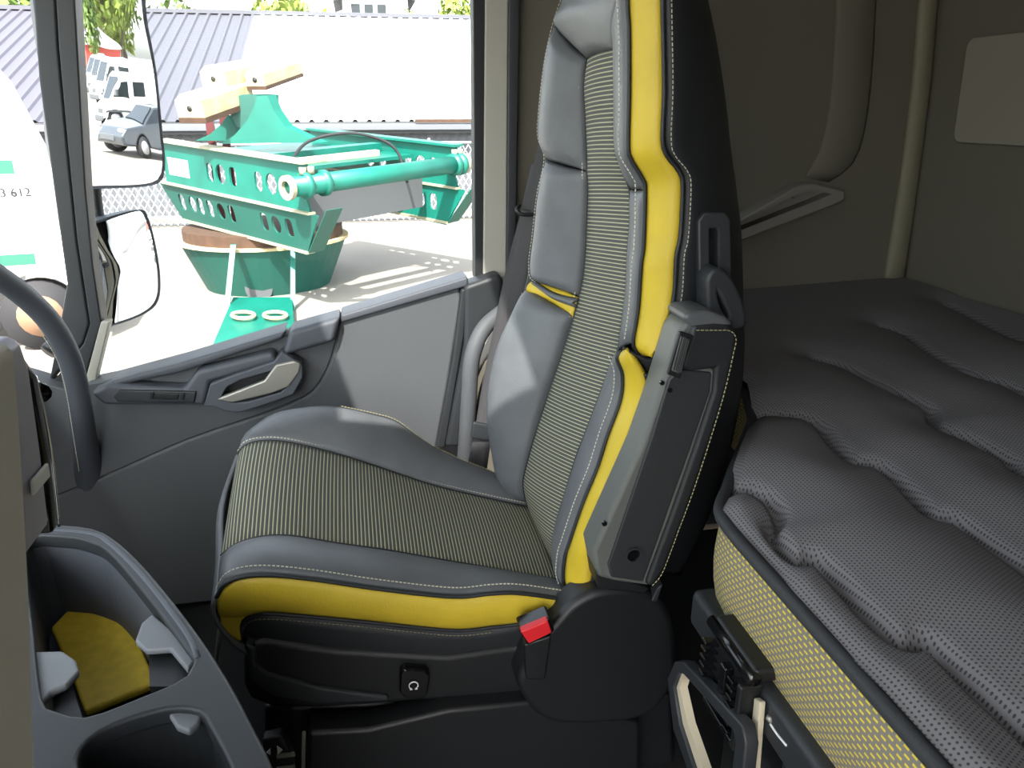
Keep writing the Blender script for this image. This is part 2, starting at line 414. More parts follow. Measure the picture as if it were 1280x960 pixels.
# outer skin of the cab below and behind the door
oc = empty('wall_outer', (0, 1.95, 0)); struct(oc)
box('side_skin', (.36, 1.95, -.9), (1.58, 1.965, 2.0), 'cab_white', oc, bevel=.004)
box('lower_skin', (-.95, 1.9, -.9), (.36, 1.93, .3), 'cab_white', oc, bevel=.004)
box('header_skin', (-.95, 1.86, 1.56), (.36, 1.96, 2.0), 'cab_white', oc)
struct(box('trim_6', (-.95, 1.78, 1.5), (.36, 1.86, 1.95), 'plastic_dark', bevel=.01))

# pillars
tA = empty('trim_1', W(90, 400, Y=1.8)); struct(tA)
prism('pillar_cover', PL(1.78, (36, -60), (66, -60), (73, 60), (84, 180), (96, 300), (112, 405), (104, 430), (60, 480), (72, 420), (83, 355), (67, 240), (48, 100)), (0, .06, 0), 'plastic_dark', tA, bevel=.006)
prism('inner_strip', PL(1.775, (66, -60), (90, -60), (97, 60), (107, 235), (116, 330), (127, 404), (103, 482), (62, 482), (104, 430), (112, 405), (96, 300), (84, 180), (73, 60)), (0, .05, 0), 'plastic_dark', tA, bevel=.004)
prism('window_channel', PL(1.77, (126, 402), (137, 402), (119, 478), (104, 484)), (0, .03, 0), 'trim_light', tA, bevel=.003)
tB = empty('trim_2', W(620, 340, Y=1.8)); struct(tB)
prism('rubber_channel', PL(1.77, (591, -60), (607, -60), (605, 344), (594, 350)), (0, .05, 0), 'rubber', tB, bevel=.003)
prism('light_strip', PL(1.765, (607, -60), (636, -60), (633, 352), (604, 348)), (0, .08, 0), 'trim_light', tB, bevel=.004)
prism('dark_strip', PL(1.76, (636, -60), (652, -60), (644, 360), (633, 360)), (0, .1, 0), 'plastic_dark', tB, bevel=.004)
prism('pillar_back', PL(1.80, (646, -60), (740, -60), (720, 700), (560, 700), (592, 470), (612, 440), (640, 380)), (0, .08, 0), 'wall_taupe', tB, bevel=.01)

# passenger window pane
struct(prism('window_1', PL(1.80, (60, -90), (612, -90), (604, 352), (420, 405), (112, 490), (90, 300)), (0, .005, 0), 'glass_clear'))

# ================================================================== passenger door
D = empty('door_1', (-.15, DOOR_Y, .1)); struct(D)
def dz(z): return Vector((0, 0, z))
seam = [(425, 398), (419, 430), (408, 463), (391, 489), (370, 501), (328, 518), (262, 540), (215, 558), (120, 600), (20, 640)]
seam3 = spline(PL(DOOR_Y, *seam), 30)
low_poly = seam3+[Vector((-.86, DOOR_Y, .02)), Vector((.16, DOOR_Y, .02))]+PL(DOOR_Y, (545, 560), (560, 480), (577, 375), (574, 357), (500, 378))
prism('lower_panel', low_poly, (0, .08, 0), 'door_grey', D, bevel=.008, seg=3)
up_poly = PL(DOOR_Y, (20, 470), (95, 492), (108, 481), (225, 457), (356, 420), (424, 395))+seam3
prism('upper_panel', up_poly, (0, .07, 0), 'door_grey', D, bevel=.004, off0=(0, .004, 0))
# window sill ledges
prism('sill_ledge', PL(1.715, (136, 478), (225, 454), (357, 414), (352, 424), (225, 466), (140, 484)), (0, .09, 0), 'plastic_slate', D, bevel=.006)
prism('sill_cover', PL(1.705, (362, 414), (426, 396), (417, 428), (352, 446)), (0, .09, 0), 'plastic_slate', D, bevel=.012, seg=3)
prism('sill_top', PL(1.73, (426, 394), (585, 346), (585, 358), (426, 404)), (0, .08, 0), 'plastic_slate', D, bevel=.005)
# arm ledge with the switch
prism('arm_ledge', PL(1.70, (112, 492), (134, 481), (230, 486), (246, 464), (340, 440), (347, 452), (262, 478), (255, 507), (130, 507)), (0, .05, 0), 'plastic_slate', D, bevel=.010, seg=3)
sp_ = prism('switch_panel', PL(1.698, (150, 487), (246, 489), (243, 503), (148, 502), (142, 496)), (0, .012, 0), 'plastic_dark', D, bevel=.003, off0=(0, -.004, 0))
prism('window_switch', PL(1.692, (194, 491), (224, 492), (222, 500), (193, 499)), (0, .01, 0), 'plastic_black', sp_, bevel=.002)
prism('switch_key', PL(1.69, (188, 491), (192, 491), (191, 499), (187, 499)), (0, .008, 0), 'plastic_black', sp_, bevel=.001)
prism('switch_key', PL(1.69, (227, 492), (231, 492), (229, 500), (225, 500)), (0, .008, 0), 'plastic_black', sp_, bevel=.001)
# pull pocket round the handle
pk = PL(1.70, (258, 500), (263, 480), (345, 452), (352, 440), (362, 441), (372, 470), (376, 458), (372, 488), (345, 500), (295, 512), (270, 506))
pk = PL(1.70, (258, 504), (265, 480), (290, 470), (344, 452), (353, 441), (376, 455), (377, 470), (366, 490), (330, 503), (300, 512), (285, 511), (270, 505))
pin = PL(1.70, (274, 496), (283, 481), (300, 472), (348, 458), (365, 462), (366, 478), (352, 490), (310, 502), (290, 503))
plate('pull_pocket', [(p.x, p.z) for p in pk], [[(p.x, p.z) for p in pin]], .045, (0, 1.715, 0), (1, 0, 0), (0, 0, 1), 'plastic_slate', D, bevel=.003)
prism('pocket_back', [p+Vector((0, .03, 0)) for p in pin], (0, .035, 0), 'plastic_dark', D)
prism('door_handle', PL(1.685, (271, 500), (276, 497), (330, 476), (345, 456), (368, 451), (376, 455), (374, 466), (361, 484), (340, 492), (290, 504)), (0, .016, 0), 'metal_silver', D, bevel=.005, seg=3, off0=(0, 0, 0))
prism('rear_edge_strip', PL(1.72, (577, 362), (584, 362), (580, 420), (556, 560), (545, 560), (566, 450)), (0, .06, 0), 'plastic_dark', D, bevel=.004)
prism('rear_cap', PL(1.715, (580, 358), (625, 342), (630, 352), (628, 392), (600, 415), (590, 440), (576, 560), (556, 560), (580, 430)), (0, .07, 0), 'plastic_dark', D, bevel=.012, seg=3)
box('door_skin', (-.86, 1.83, .02), (.3, 1.86, .55), 'cab_white', D)

gb = empty('pillar_grab_bar', W(586, 570, Y=1.69)); tag(gb, 'curved grey grab bar on the door pillar behind the seat belt', 'grab bar')
tube('bar', P3((650, 372, 1.72), (628, 390, 1.70), (604, 412, 1.67), (590, 448, 1.655), (586, 500, 1.66), (582, 560, 1.68), (578, 610, 1.71)), .019, 'door_grey', gb, 14)
tube('foot_plate', P3((578, 600, 1.70), (578, 612, 1.73)), .026, 'door_grey', gb, 14)

# ================================================================== passenger seat
SE = empty('passenger_seat', (.05, 1.26, 0)); tag(SE, 'black leather passenger seat with striped centre and yellow side bands', 'seat')
UPV = (0, -.15, 1)
def sec(name, parent=SE):
    return None
# --- cushion
Aa = P3((300, 560, 1.46), (318, 536, 1.49), (345, 517, 1.5), (390, 508, 1.5), (427, 509, 1.5), (465, 517, 1.5), (495, 526, 1.5), (525, 547, 1.5), (551, 563, 1.5), (585, 578, 1.5), (619, 592, 1.5), (655, 614, 1.5))
Ab = P3((297, 568, 1.40), (307, 556, 1.4), (330, 551, 1.4), (360, 553, 1.4), (409, 564, 1.4), (465, 581, 1.4), (540, 606, 1.4), (615, 624, 1.4), (664, 634, 1.4))
Ac = P3((276, 694, 1.14), (296, 680, 1.14), (326, 671, 1.14), (364, 670, 1.14), (420, 679, 1.14), (484, 688, 1.14), (559, 701, 1.14), (634, 714, 1.14), (702, 726, 1.14))
Ad = P3((271, 745, 1.03), (281, 729, 1.03), (300, 720, 1.03), (334, 717, 1.03), (390, 722, 1.03), (465, 733, 1.03), (540, 742, 1.03), (578, 744, 1.03), (615, 740, 1.03), (652, 740, 1.03), (722, 750, 1.03))
Ae = P3((272, 765, 1.04), (281, 787, 1.045), (300, 800, 1.05), (303, 779, 1.04), (312, 769, 1.04), (334, 766, 1.035), (390, 770, 1.035), (465, 777, 1.035), (540, 785, 1.035), (578, 787, 1.035), (615, 783, 1.035), (652, 778, 1.035), (690, 762, 1.035), (722, 752, 1.035))
panel('cushion_far_bolster', Aa, Ab, 'leather', SE, .018, (0, -.3, 1), 50, 12)
panel('cushion_centre', Ab, Ac, 'stripe', SE, .012, (0, 0, 1), 60, 16, power=.8)
panel('cushion_near_bolster', Ac, Ad, 'leather', SE, .016, (0, -.4, 1), 60, 12)
# yellow side band: the lower seam hooks round the front
Ae_simple = P3((272, 772, 1.04), (300, 771, 1.035), (334, 766, 1.035), (390, 770, 1.035), (465, 777, 1.035), (540, 785, 1.035), (578, 787, 1.035), (615, 783, 1.035), (652, 778, 1.035), (690, 762, 1.035), (722, 753, 1.035))
panel('cushion_yellow_band', Ad, Ae_simple, 'leather_yellow', SE, .012, (0, -1, .2), 60, 10)
hook = P3((271, 760, 1.038), (300, 762, 1.034), (316, 767, 1.036), (304, 778, 1.04), (302, 799, 1.05), (284, 789, 1.048))
prism('front_yellow_corner', P3(*[(x, y, 1.045) for x, y in ((271, 758), (300, 758), (322, 766), (308, 771), (302, 782), (302, 801), (284, 790), (274, 778))]), (0, .02, 0), 'leather_yellow', SE, bevel=.006, off0=(0, -.008, 0))
Af = P3((302, 800, 1.05), (320, 810, 1.06), (338, 841, 1.06), (404, 858, 1.06), (489, 869, 1.06), (600, 862, 1.06), (690, 840, 1.06))
Ae2 = P3((303, 790, 1.045), (304, 778, 1.042), (312, 769, 1.04), (334, 766, 1.035), (390, 770, 1.035), (465, 777, 1.035), (540, 785, 1.035), (615, 783, 1.035), (690, 762, 1.035))
panel('cushion_skirt', Ae2, Af, 'leather_dark', SE, .008, (0, -1, 0), 40, 8)
# front face of the cushion, turning under
fr = [Aa[0], Ab[0], (Ab[0]+Ac[0])/2+Vector((-.012, 0, .0)), Ac[0], Ad[0]]
fr2 = [p+Vector((.05, 0, -.13)) for p in fr]
panel('cushion_front', fr, fr2, 'leather', SE, .03, (-1, 0, .1), 30, 8, endfall=False)
# far side and underside of the cushion
panel('cushion_far_side', Aa, [p+Vector((0, .02, -.16)) for p in Aa], 'leather_dark', SE, .01, (0, 1, 0), 30, 5)
tube('cushion_piping', [p+Vector((0, -.004, 0)) for p in Ad], .0035, 'leather_dark', SE, 8, n=60)
tube('cushion_piping', [p+Vector((0, -.002, 0)) for p in Ae], .0032, 'leather_dark', SE, 8, n=80)
tube('cushion_piping', Ab, .0022, 'leather_dark', SE, 6, n=60)
tube('cushion_piping', Ac, .0022, 'leather_dark', SE, 6, n=60)
stitch('stitching', [p+Vector((0, .003, .0125)) for p in Ad], SE, 'thread')
stitch('stitching', [p+Vector((0, .004, .006)) for p in Ab], SE, 'thread')
stitch('stitching', [p+Vector((0, -.012, .007)) for p in Aa[4:]], SE, 'thread_gold')
stitch('stitching', [p+Vector((0, -.004, -.009)) for p in Ae[3:11]], SE, 'thread_gold', r=.0005)

# --- backrest
T_ = -75
BA1 = P3((712, T_, 1.47), (703, 0, 1.49), (693, 30, 1.5))
BA2 = P3((693, 30, 1.5), (682, 79, 1.5), (675, 141, 1.5), (674, 171, 1.5), (682, 199, 1.5))
BA3 = P3((682, 200, 1.5), (673, 243, 1.5), (667, 295, 1.5), (663, 325, 1.5), (664, 345, 1.495), (672, 353, 1.48))
BA4 = P3((660, 360, 1.49), (655, 364, 1.5), (641, 391, 1.5), (622, 434, 1.5), (611, 487, 1.5), (612, 531, 1.5), (619, 569, 1.5), (630, 603, 1.49), (654, 625, 1.45))
BB2 = P3((734, 74, 1.39), (730, 108, 1.39), (732, 148, 1.39), (734, 197, 1.39), (734, 214, 1.39))
BB3 = P3((734, 215, 1.39), (735, 240, 1.39), (733, 295, 1.39), (732, 316, 1.39), (729, 347, 1.39), (724, 370, 1.39))
BB4 = P3((718, 394, 1.39), (700, 450, 1.39), (685, 494, 1.39), (669, 544, 1.39), (657, 587, 1.39), (654, 605, 1.39), (657, 628, 1.39))
BBf = BB2[:-1]+BB3+P3((718, 394, 1.39), (700, 450, 1.39), (685, 494, 1.39), (669, 544, 1.39), (657, 587, 1.39), (654, 605, 1.39), (658, 628, 1.385), (666, 650, 1.37), (685, 690, 1.33))
BCf = P3((769, 61, 1.16), (769, 131, 1.16), (770, 184, 1.16), (778, 213, 1.155), (787, 238, 1.15), (788, 275, 1.15), (785, 316, 1.15), (783, 362, 1.15), (777, 409, 1.15), (773, 436, 1.15), (766, 452, 1.15), (750, 494, 1.15), (735, 534, 1.15), (721, 570, 1.15), (707, 616, 1.15), (694, 660, 1.15), (693, 691, 1.15), (699, 716, 1.16))
UD = [(785, -75), (785, 0), (787, 43), (787, 120), (786, 184), (790, 200), (803, 222), (807, 238), (805, 308), (802, 330), (798, 387), (792, 428), (800, 444)]
BDu = P3(*[(x, y, 1.06) for x, y in UD])
LD = [(779, 437), (772, 447), (779, 468), (776, 500), (760, 544), (747, 585), (729, 629), (713, 676), (707, 695), (705, 724), (713, 742)]
BDl = P3(*[(x, y, 1.06) for x, y in LD])
BEu = P3(*[(x, y, 1.02) for x, y in ((829, -75), (829, 0), (831, 108), (829, 174), (834, 194), (849, 213), (854, 232), (851, 295), (846, 320), (843, 369), (833, 417), (826, 432), (812, 445))])
BEl = P3(*[(x, y, 1.02) for x, y in ((782, 437), (795, 447), (807, 466), (813, 484), (810, 503), (801, 531), (787, 568), (766, 616), (748, 663), (741, 684), (744, 704), (738, 735), (724, 745))])
BF = P3(*[(x, y, 1.15) for x, y in ((868, -75), (882, 0), (895, 59), (908, 141), (918, 230), (926, 295), (930, 394), (930, 453), (922, 520), (905, 590), (880, 660), (850, 720))])
FX = (-1, -.1, .15)
panel('head_pad', BA1+[BB2[0]], P3((783, T_, 1.07), (782, -20, 1.07), (773, 20, 1.10), (769, 61, 1.15)), 'leather', SE, .02, FX, 30, 16, power=.8)
panel('head_far_wing', BA2, BB2, 'leather', SE, .022, FX, 40, 12)
panel('back_far_bolster', BA3, BB3, 'leather', SE, .022, FX, 40, 12)
panel('back_far_bolster', BA4, BB4, 'leather', SE, .03, FX, 50, 12)
panel('backrest_centre', BBf, BCf, 'stripe', SE, .006, FX, 90, 16, power=.8, endfall=False)
# yellow lining showing in the fold between the two far bolsters, with a leather lip
panel('fold_lining', P3((664, 352, 1.485), (695, 360, 1.44), (724, 372, 1.39)), P3((658, 364, 1.485), (690, 380, 1.44), (716, 398, 1.39)), 'leather_yellow', SE, .004, FX, 12, 5, endfall=False)
panel('fold_lip', P3((670, 352, 1.475), (695, 366, 1.43), (724, 373, 1.385)), P3((674, 358, 1.475), (697, 376, 1.43), (722, 386, 1.385)), 'leather', SE, .014, FX, 12, 6, endfall=False)
# near bolsters
panel('near_bolster', P3((779, T_, 1.09), (778, -10, 1.10), (767, 30, 1.14), (768, 61, 1.16), (769, 131, 1.16), (770, 184, 1.16), (778, 213, 1.155), (788, 236, 1.15)), BDu[:8], 'leather', SE, .014, (-1, -.6, .1), 50, 8)
panel('near_bolster', BCf[4:10], BDu[7:12], 'leather', SE, .012, (-1, -.6, .1), 40, 8)
panel('near_bolster', BCf[9:], BDl[1:], 'leather', SE, .016, (-1, -.6, .3), 50, 8)
panel('yellow_band', BDu, BEu, 'leather_yellow', SE, .012, (-.4, -1, 0), 60, 8)
panel('yellow_band', BDl, BEl, 'leather_yellow', SE, .018, (-.4, -1, .1), 60, 8)
BEs = BEu[:11]+P3((824, 440, 1.025), (820, 460, 1.03), (813, 484, 1.03), (810, 503, 1.025), (801, 531, 1.02), (787, 568, 1.02), (766, 616, 1.02), (748, 663, 1.02), (741, 700, 1.02))
panel('side_shell', BEs, BF, 'leather_dark', SE, .03, (.2, -1, 0), 60, 12)
panel('fold_gap', P3((779, 432, 1.075), (795, 440, 1.06), (812, 447, 1.04), (822, 440, 1.03)), P3((782, 440, 1.07), (800, 454, 1.05), (812, 475, 1.035), (816, 485, 1.03)), 'leather_dark', SE, .004, (-.4, -1, 0), 12, 6, endfall=False)
BG = [Vector((p.x-.02, 1.47, p.z)) for p in BF]
panel('back_shell', BF, BG, 'leather_dark', SE, .03, (1, 0, 0), 30, 8, endfall=False)
BAf = BA1+BA2[1:]+BA3[1:-2]+BA4[1:]
panel('far_shell', BAf, BG, 'leather_dark', SE, .01, (0, 1, 0), 40, 6, endfall=False)
top = [BA1[0], P3((783, T_, 1.07))[0], BEu[0]]; topb = [BG[0], (BG[0]+BF[0])/2, BF[0]]
panel('top_shell', top, topb, 'leather_dark', SE, .055, (0, 0, 1), 10, 8, endfall=False)
for c in (BDu, BDl, BEs, BEl[2:]): tube('back_piping', [p+Vector((-.002, -.003, 0)) for p in c], .0032, 'leather_dark', SE, 8, n=90)
for c in (BBf, BCf): tube('back_piping', c, .0022, 'leather_dark', SE, 6, n=90)
stitch('stitching', [p+Vector((-.011, .012, 0)) for p in BDu[:12]], SE, 'thread')
stitch('stitching', [p+Vector((-.011, .012, 0)) for p in BDl[1:]], SE, 'thread')
stitch('stitching', [p+Vector((.009, -.006, 0)) for p in BEs], SE, 'thread', r=.0007)
stitch('stitching', [p+Vector((-.008, .006, 0)) for p in BBf[1:-3]], SE, 'thread')
stitch('stitching', [p+Vector((-.004, -.003, 0)) for p in BA1[1:]+BA2[1:]+BA3[1:]], SE, 'thread', r=.0007)
stitch('stitching', [p+Vector((-.006, 0, -.004)) for p in (BA4[1], (BA4[1]+BB4[0])/2, BB4[0])], SE, 'thread_gold')

# --- recess and belt loop in the side shell
Lp = Vector((0, -.028, 0))
plate('shell_recess', [(p.x, p.z) for p in PL(1.03, (871, 420), (869, 275), (875, 267), (898, 266), (904, 273), (908, 420))], [[(p.x, p.z) for p in PL(1.03, (879, 420), (878, 282), (888, 280), (893, 284), (895, 420))]], .014, (0, 1.022, 0), (1, 0, 0), (0, 0, 1), 'plastic_dark', SE, bevel=.003)
prism('recess_floor', PL(1.03, (877, 420), (876, 280), (896, 280), (898, 420)), (0, .006, 0), 'plastic_black', SE, off0=(0, .002, 0))
rl = plate('recline_loop', [(p.x, p.z) for p in spline(PL(1.0, (880, 352), (884, 340), (890, 336), (902, 345), (916, 372), (921, 400), (900, 402), (884, 392)), 40, True)], [[(p.x, p.z) for p in spline(PL(1.0, (886, 357), (890, 354), (900, 372), (908, 394), (898, 396), (888, 375)), 24, True)]], .03, (0, 1.0, 0), (1, 0, 0), (0, 0, 1), 'plastic_dark', SE, bevel=.005)

# --- folded-up armrest
AR = empty('armrest', (0, 0, 0)); AR.parent = SE; AR.location = -SE.location
YA = .955
arm = PL(YA, (858, 402), (893, 402), (912, 406), (922, 418), (920, 440), (905, 502), (873, 600), (852, 660), (832, 712), (814, 734), (770, 728), (747, 722), (741, 690), (800, 560), (822, 498), (848, 415))
prism('arm_body', arm, (0, .06, 0), 'arm_side', AR, bevel=.008, seg=3)
pad = PL(YA-.006, (893, 402), (912, 405), (923, 418), (920, 440), (905, 502), (873, 600), (852, 660), (832, 712), (817, 735), (806, 732), (840, 640), (868, 560), (891, 490), (893, 462), (862, 466), (850, 460), (866, 406))
prism('arm_pad', pad, (0, .072, 0), 'leather_dark', AR, bevel=.009, seg=3)
prism('pad_cap', PL(YA-.004, (853, 398), (862, 390), (884, 388), (908, 396), (918, 407), (893, 410), (866, 410)), (0, .066, 0), 'leather', AR, bevel=.008, seg=3)
stitch('pad_stitch', [p+Vector((0, -.0075, 0)) for p in PL(YA-.006, (868, 411), (893, 411), (910, 412), (917, 422), (914, 440), (899, 502), (868, 600), (846, 660), (826, 712), (812, 730))], AR, 'thread_gold')
prism('side_plate', PL(YA-.004, (850, 462), (890, 466), (888, 490), (862, 565), (838, 632), (804, 728), (764, 722), (760, 706), (815, 545), (836, 475)), (0, .01, 0), 'plastic_dark', AR, bevel=.003)
prism('knob_recess', PL(YA-.0075, (850, 414), (868, 420), (850, 474), (834, 468)), (0, .006, 0), 'plastic_black', AR, bevel=.002)
bt = prism('adjust_knob', PL(YA-.011, (853, 420), (862, 424), (850, 468), (840, 464)), (0, .012, 0), 'arm_side', AR, bevel=.003)
for k in range(3):
    x = 848+4.5*k
    prism('knob_rib', PL(YA-.014, (x+4, 420+2*k), (x+6, 421+2*k), (x-5, 463+2*k), (x-7, 462+2*k)), (0, .004, 0), 'plastic_dark', bt, bevel=.0008)
def hole_disc(name, c, r, m, parent, d=.004):
    q = [c+Vector((r*math.cos(a), 0, r*math.sin(a))) for a in (2*math.pi*i/24 for i in range(24))]
    return prism(name, q, (0, d, 0), m, parent)
def ring_disc(name, c, r, parent, m='plastic_dark'):
    return plate(name, ell(c.x, c.z, r*1.25, r*1.25, 24), [ell(c.x, c.z, r, r, 24)], .004, (0, c.y, 0), (1, 0, 0), (0, 0, 1), m, parent)
for x, y, r, yy in ((792, 694, .0105, YA-.005), (828, 479, .0035, YA-.003), (838, 488, .0035, YA-.0065), (756, 655, .004, YA-.001)):
    hole_disc('screw_hole', W(x, y, Y=yy), r, 'plastic_gloss', AR)
ring_disc('hole_rim', W(792, 694, Y=YA-.006), .0105, AR)
prism('lower_gap', PL(YA+.004, (744, 712), (812, 736), (806, 742), (748, 736)), (0, .05, 0), 'plastic_black', AR, bevel=.003)
prism('hinge_bar', PL(YA+.03, (822, 735), (829, 730), (822, 752), (814, 752)), (0, .02, 0), 'plastic_dark', AR, bevel=.002)

# --- seat base
hc = PL(.985, (648, 862), (652, 835), (668, 806), (690, 782), (713, 757), (742, 741), (775, 736), (812, 742), (836, 762), (846, 800), (842, 858), (800, 900), (690, 905))
prism('hinge_cover', [Vector(p) for p in spline(hc, 60, True)], (0, .06, 0), 'plastic_black', SE, bevel=.014, seg=4)
sb = PL(1.03, (304, 808), (304, 858), (312, 876), (340, 886), (400, 888), (500, 880), (600, 874), (700, 872), (840, 870), (840, 790), (700, 800), (560, 820), (420, 812), (330, 800))
prism('side_cover', sb, (0, .4, 0), 'plastic_black', SE, bevel=.012, seg=3)
prism('front_fairing', PL(1.022, (306, 806), (319, 810), (320, 830), (334, 842), (400, 860), (486, 871), (486, 878), (395, 882), (335, 872), (312, 850)), (0, .03, 0), 'plastic_dark', SE, bevel=.006, seg=3)
prism('suspension_box', PL(1.06, (330, 884), (500, 878), (690, 868), (840, 868), (850, 1100), (330, 1100)), (0, .36, 0), 'plastic_black', SE, bevel=.01)
prism('pedestal_panel', PL(1.0, (385, 916), (460, 912), (560, 888), (680, 876), (800, 905), (800, 1100), (380, 1100)), (0, .05, 0), 'plastic_black', SE, bevel=.008, seg=3)
pb = prism('lumbar_button', PL(1.012, (500, 842), (506, 837), (532, 839), (538, 845), (535, 868), (528, 875), (506, 873), (499, 866)), (0, .02, 0), 'plastic_gloss', SE, bevel=.004, seg=3)
c0 = W(517, 857, Y=1.009)
arc = [c0+Vector((.0072*math.cos(a), 0, .0072*math.sin(a))) for a in (R_(-60+i*300/20) for i in range(21))]
tube('lumbar_symbol', arc, .0011, 'print_white', pb, 6, n=40)
for s in (-1, 1): prism('symbol_foot', [c0+Vector((s*.0015, 0, -.0085)), c0+Vector((s*.0065, 0, -.0085)), c0+Vector((s*.004, 0, -.004))], (0, .0015, 0), 'print_white', pb)
bk = PL(.965, (649, 788), (688, 772), (694, 790), (660, 808))
bb = prism('belt_buckle', bk, (0, .035, 0), 'plastic_gloss', SE, bevel=.004, seg=3)
prism('release_button', PL(.958, (651, 790), (685, 776), (690, 791), (661, 805)), (0, .014, 0), 'belt_red', bb, bevel=.002)
prism('buckle_stalk', PL(.975, (655, 806), (690, 795), (682, 850), (658, 850)), (0, .02, 0), 'plastic_black', SE, bevel=.004)
tube('front_rod', P3((275, 785, 1.16), (271, 815, 1.16), (268, 840, 1.16)), .0035, 'metal_silver', SE, 8)
lv = prism('slide_lever', PL(.95, (328, 925), (352, 920), (366, 945), (372, 1010), (330, 1010)), (0, .02, 0), 'plastic_black', SE, bevel=.004)
for k in range(3): prism('lever_rib', PL(.945, (345, 945+16*k), (368, 942+16*k), (369, 946+16*k), (346, 949+16*k)), (0, .005, 0), 'plastic_grey', lv, bevel=.001)
prism('arrow_print', PL(.943, (346, 933), (353, 938), (347, 943)), (0, .002, 0), 'print_white', lv)
prism('arrow_print', PL(.943, (338, 936), (338, 944), (333, 941)), (0, .002, 0), 'print_white', lv)
tube('trim_rod', P3((380, 915, .995), (379, 960, .995), (378, 1010, .995)), .003, 'plastic_grey', SE, 8)

# ================================================================== seat belt
SB = empty('seat_belt', W(595, 590, Y=1.56)); tag(SB, 'charcoal seat belt hanging between the seat and the door pillar', 'seat belt')
def strip(name, L, R, m, parent, th=.0025):
    return panel(name, L, R, m, parent, .001, (-.3, -1, 0), 40, 4, th, endfall=False)
strip('webbing', P3((664, 205, 1.60), (650, 268, 1.59), (634, 330, 1.58), (617, 410, 1.57), (603, 480, 1.565), (592, 545, 1.56), (580, 600, 1.56)), P3((684, 205, 1.57), (677, 268, 1.56), (666, 330, 1.55), (650, 410, 1.55), (630, 480, 1.55), (615, 545, 1.55), (607, 600, 1.55)), 'belt', SB)
strip('webbing', P3((690, 120, 1.60), (676, 170, 1.59), (662, 225, 1.59), (652, 262, 1.585)), P3((700, 130, 1.57), (690, 180, 1.57), (682, 230, 1.57), (672, 266, 1.57)), 'belt', SB)
tube('guide_loop', P3((688, 268, 1.57), (666, 268, 1.565), (652, 268, 1.565), (646, 262, 1.57), (650, 257, 1.58)), .004, 'plastic_black', SB, 8)
prism('belt_stop', P3(*[(x, y, 1.545) for x, y in ((592, 528), (614, 532), (612, 552), (588, 548))]), (0, .012, 0), 'plastic_dark', SB, bevel=.004)

# ================================================================== bunk
def front_x(y):
    ys = [-.7, .79, .835, .865, .90, .95, 1.02, 1.128, 1.25, 1.9]; xs = [.443, .443, .450, .466, .492, .525, .575, .65, .70, .72]
    return np.interp(y, ys, xs)
MT = empty('bunk_mattress', (.9, .5, .56)); tag(MT, 'thick quilted grey bunk mattress with yellow flecked side cloth', 'mattress')
seams_px = [[(907, 597), (923, 603), (937, 603), (963, 617), (975, 637), (967, 655), (998, 690), (1023, 688), (1093, 763), (1133, 793), (1163, 792), (1227, 853), (1277, 897), (1330, 945), (1352, 944), (1440, 1030), (1600, 1190)],
 [(925, 515), (943, 512), (1000, 517), (1027, 530), (1043, 550), (1067, 573), (1100, 580), (1133, 607), (1167, 640), (1197, 647), (1277, 703), (1320, 735), (1345, 737), (1440, 805), (1700, 1000)],
 [(1020, 450), (1060, 462), (1107, 487), (1160, 513), (1170, 533), (1213, 553), (1260, 577), (1277, 593), (1340, 620), (1420, 675), (1700, 830)],
 [(1100, 414), (1127, 423), (1167, 450), (1210, 473), (1260, 490), (1290, 505), (1400, 550), (1700, 690)],
 [(1180, 390), (1217, 407), (1270, 433), (1320, 452), (1450, 500)]]
ny_, nx_ = 300, 190
ys = np.linspace(1.895, -.64, ny_); G = np.zeros((ny_, nx_, 3))
for i, y in enumerate(ys):
    x0 = front_x(y); t = np.linspace(0, 1, nx_)**1.25
    G[i, :, 0] = x0+(1.505-x0)*t; G[i, :, 1] = y
X_, Y_ = G[..., 0], G[..., 1]
fx = np.array([front_x(y) for y in ys])[:, None]
edge = X_-fx
Z_ = .70+.035*np.clip((X_-.445)/1.07, 0, 1)
dmin = np.full(X_.shape, 9.)
for s in seams_px:
    q = spline([W(x, y, Z=.705) for x, y in s], 140)
    for a, b in zip(q, q[1:]):
        ax, ay, bx, by = a.x, a.y, b.x, b.y
        L2 = (bx-ax)**2+(by-ay)**2
        t = np.clip(((X_-ax)*(bx-ax)+(Y_-ay)*(by-ay))/L2, 0, 1)
        dmin = np.minimum(dmin, np.hypot(X_-ax-t*(bx-ax), Y_-ay-t*(by-ay)))
Z_ = Z_+.016*(1-np.exp(-(dmin/.055)**2))-.026*np.exp(-(dmin/.009)**2)-.005
Z_ = Z_-.014*np.exp(-(edge/.015)**2)
rng = np.random.RandomState(3)
for k in range(24):
    cx, cy, r = rng.uniform(.45, 1.5), rng.uniform(-.2, 1.7), rng.uniform(.06, .16)
    Z_ += rng.uniform(-.004, .004)*np.exp(-((X_-cx)**2+(Y_-cy)**2)/r**2)
G[..., 2] = Z_
verts = [Vector(v) for v in G.reshape(-1, 3)]
faces = [(i*nx_+j, i*nx_+j+1, (i+1)*nx_+j+1, (i+1)*nx_+j) for i in range(ny_-1) for j in range(nx_-1)]
faces = [f[::-1] for f in faces]
obj('quilted_top', verts, faces, 'quilt', MT, smooth=True, uvs=[(v.y, v.x) for v in verts])
vs_, fs, uv = [], [], []; s = 0
for i in range(ny_):
    x, y = float(fx[i, 0]), float(ys[i])
    if i: s += math.hypot(x-vs_[-1].x, y-vs_[-1].y)
    for k in range(5):
        v = k/4; vs_.append(Vector((x+.006-.010*math.sin(math.pi*v), y, .680-.130*v))); uv.append((s, -.13*v))
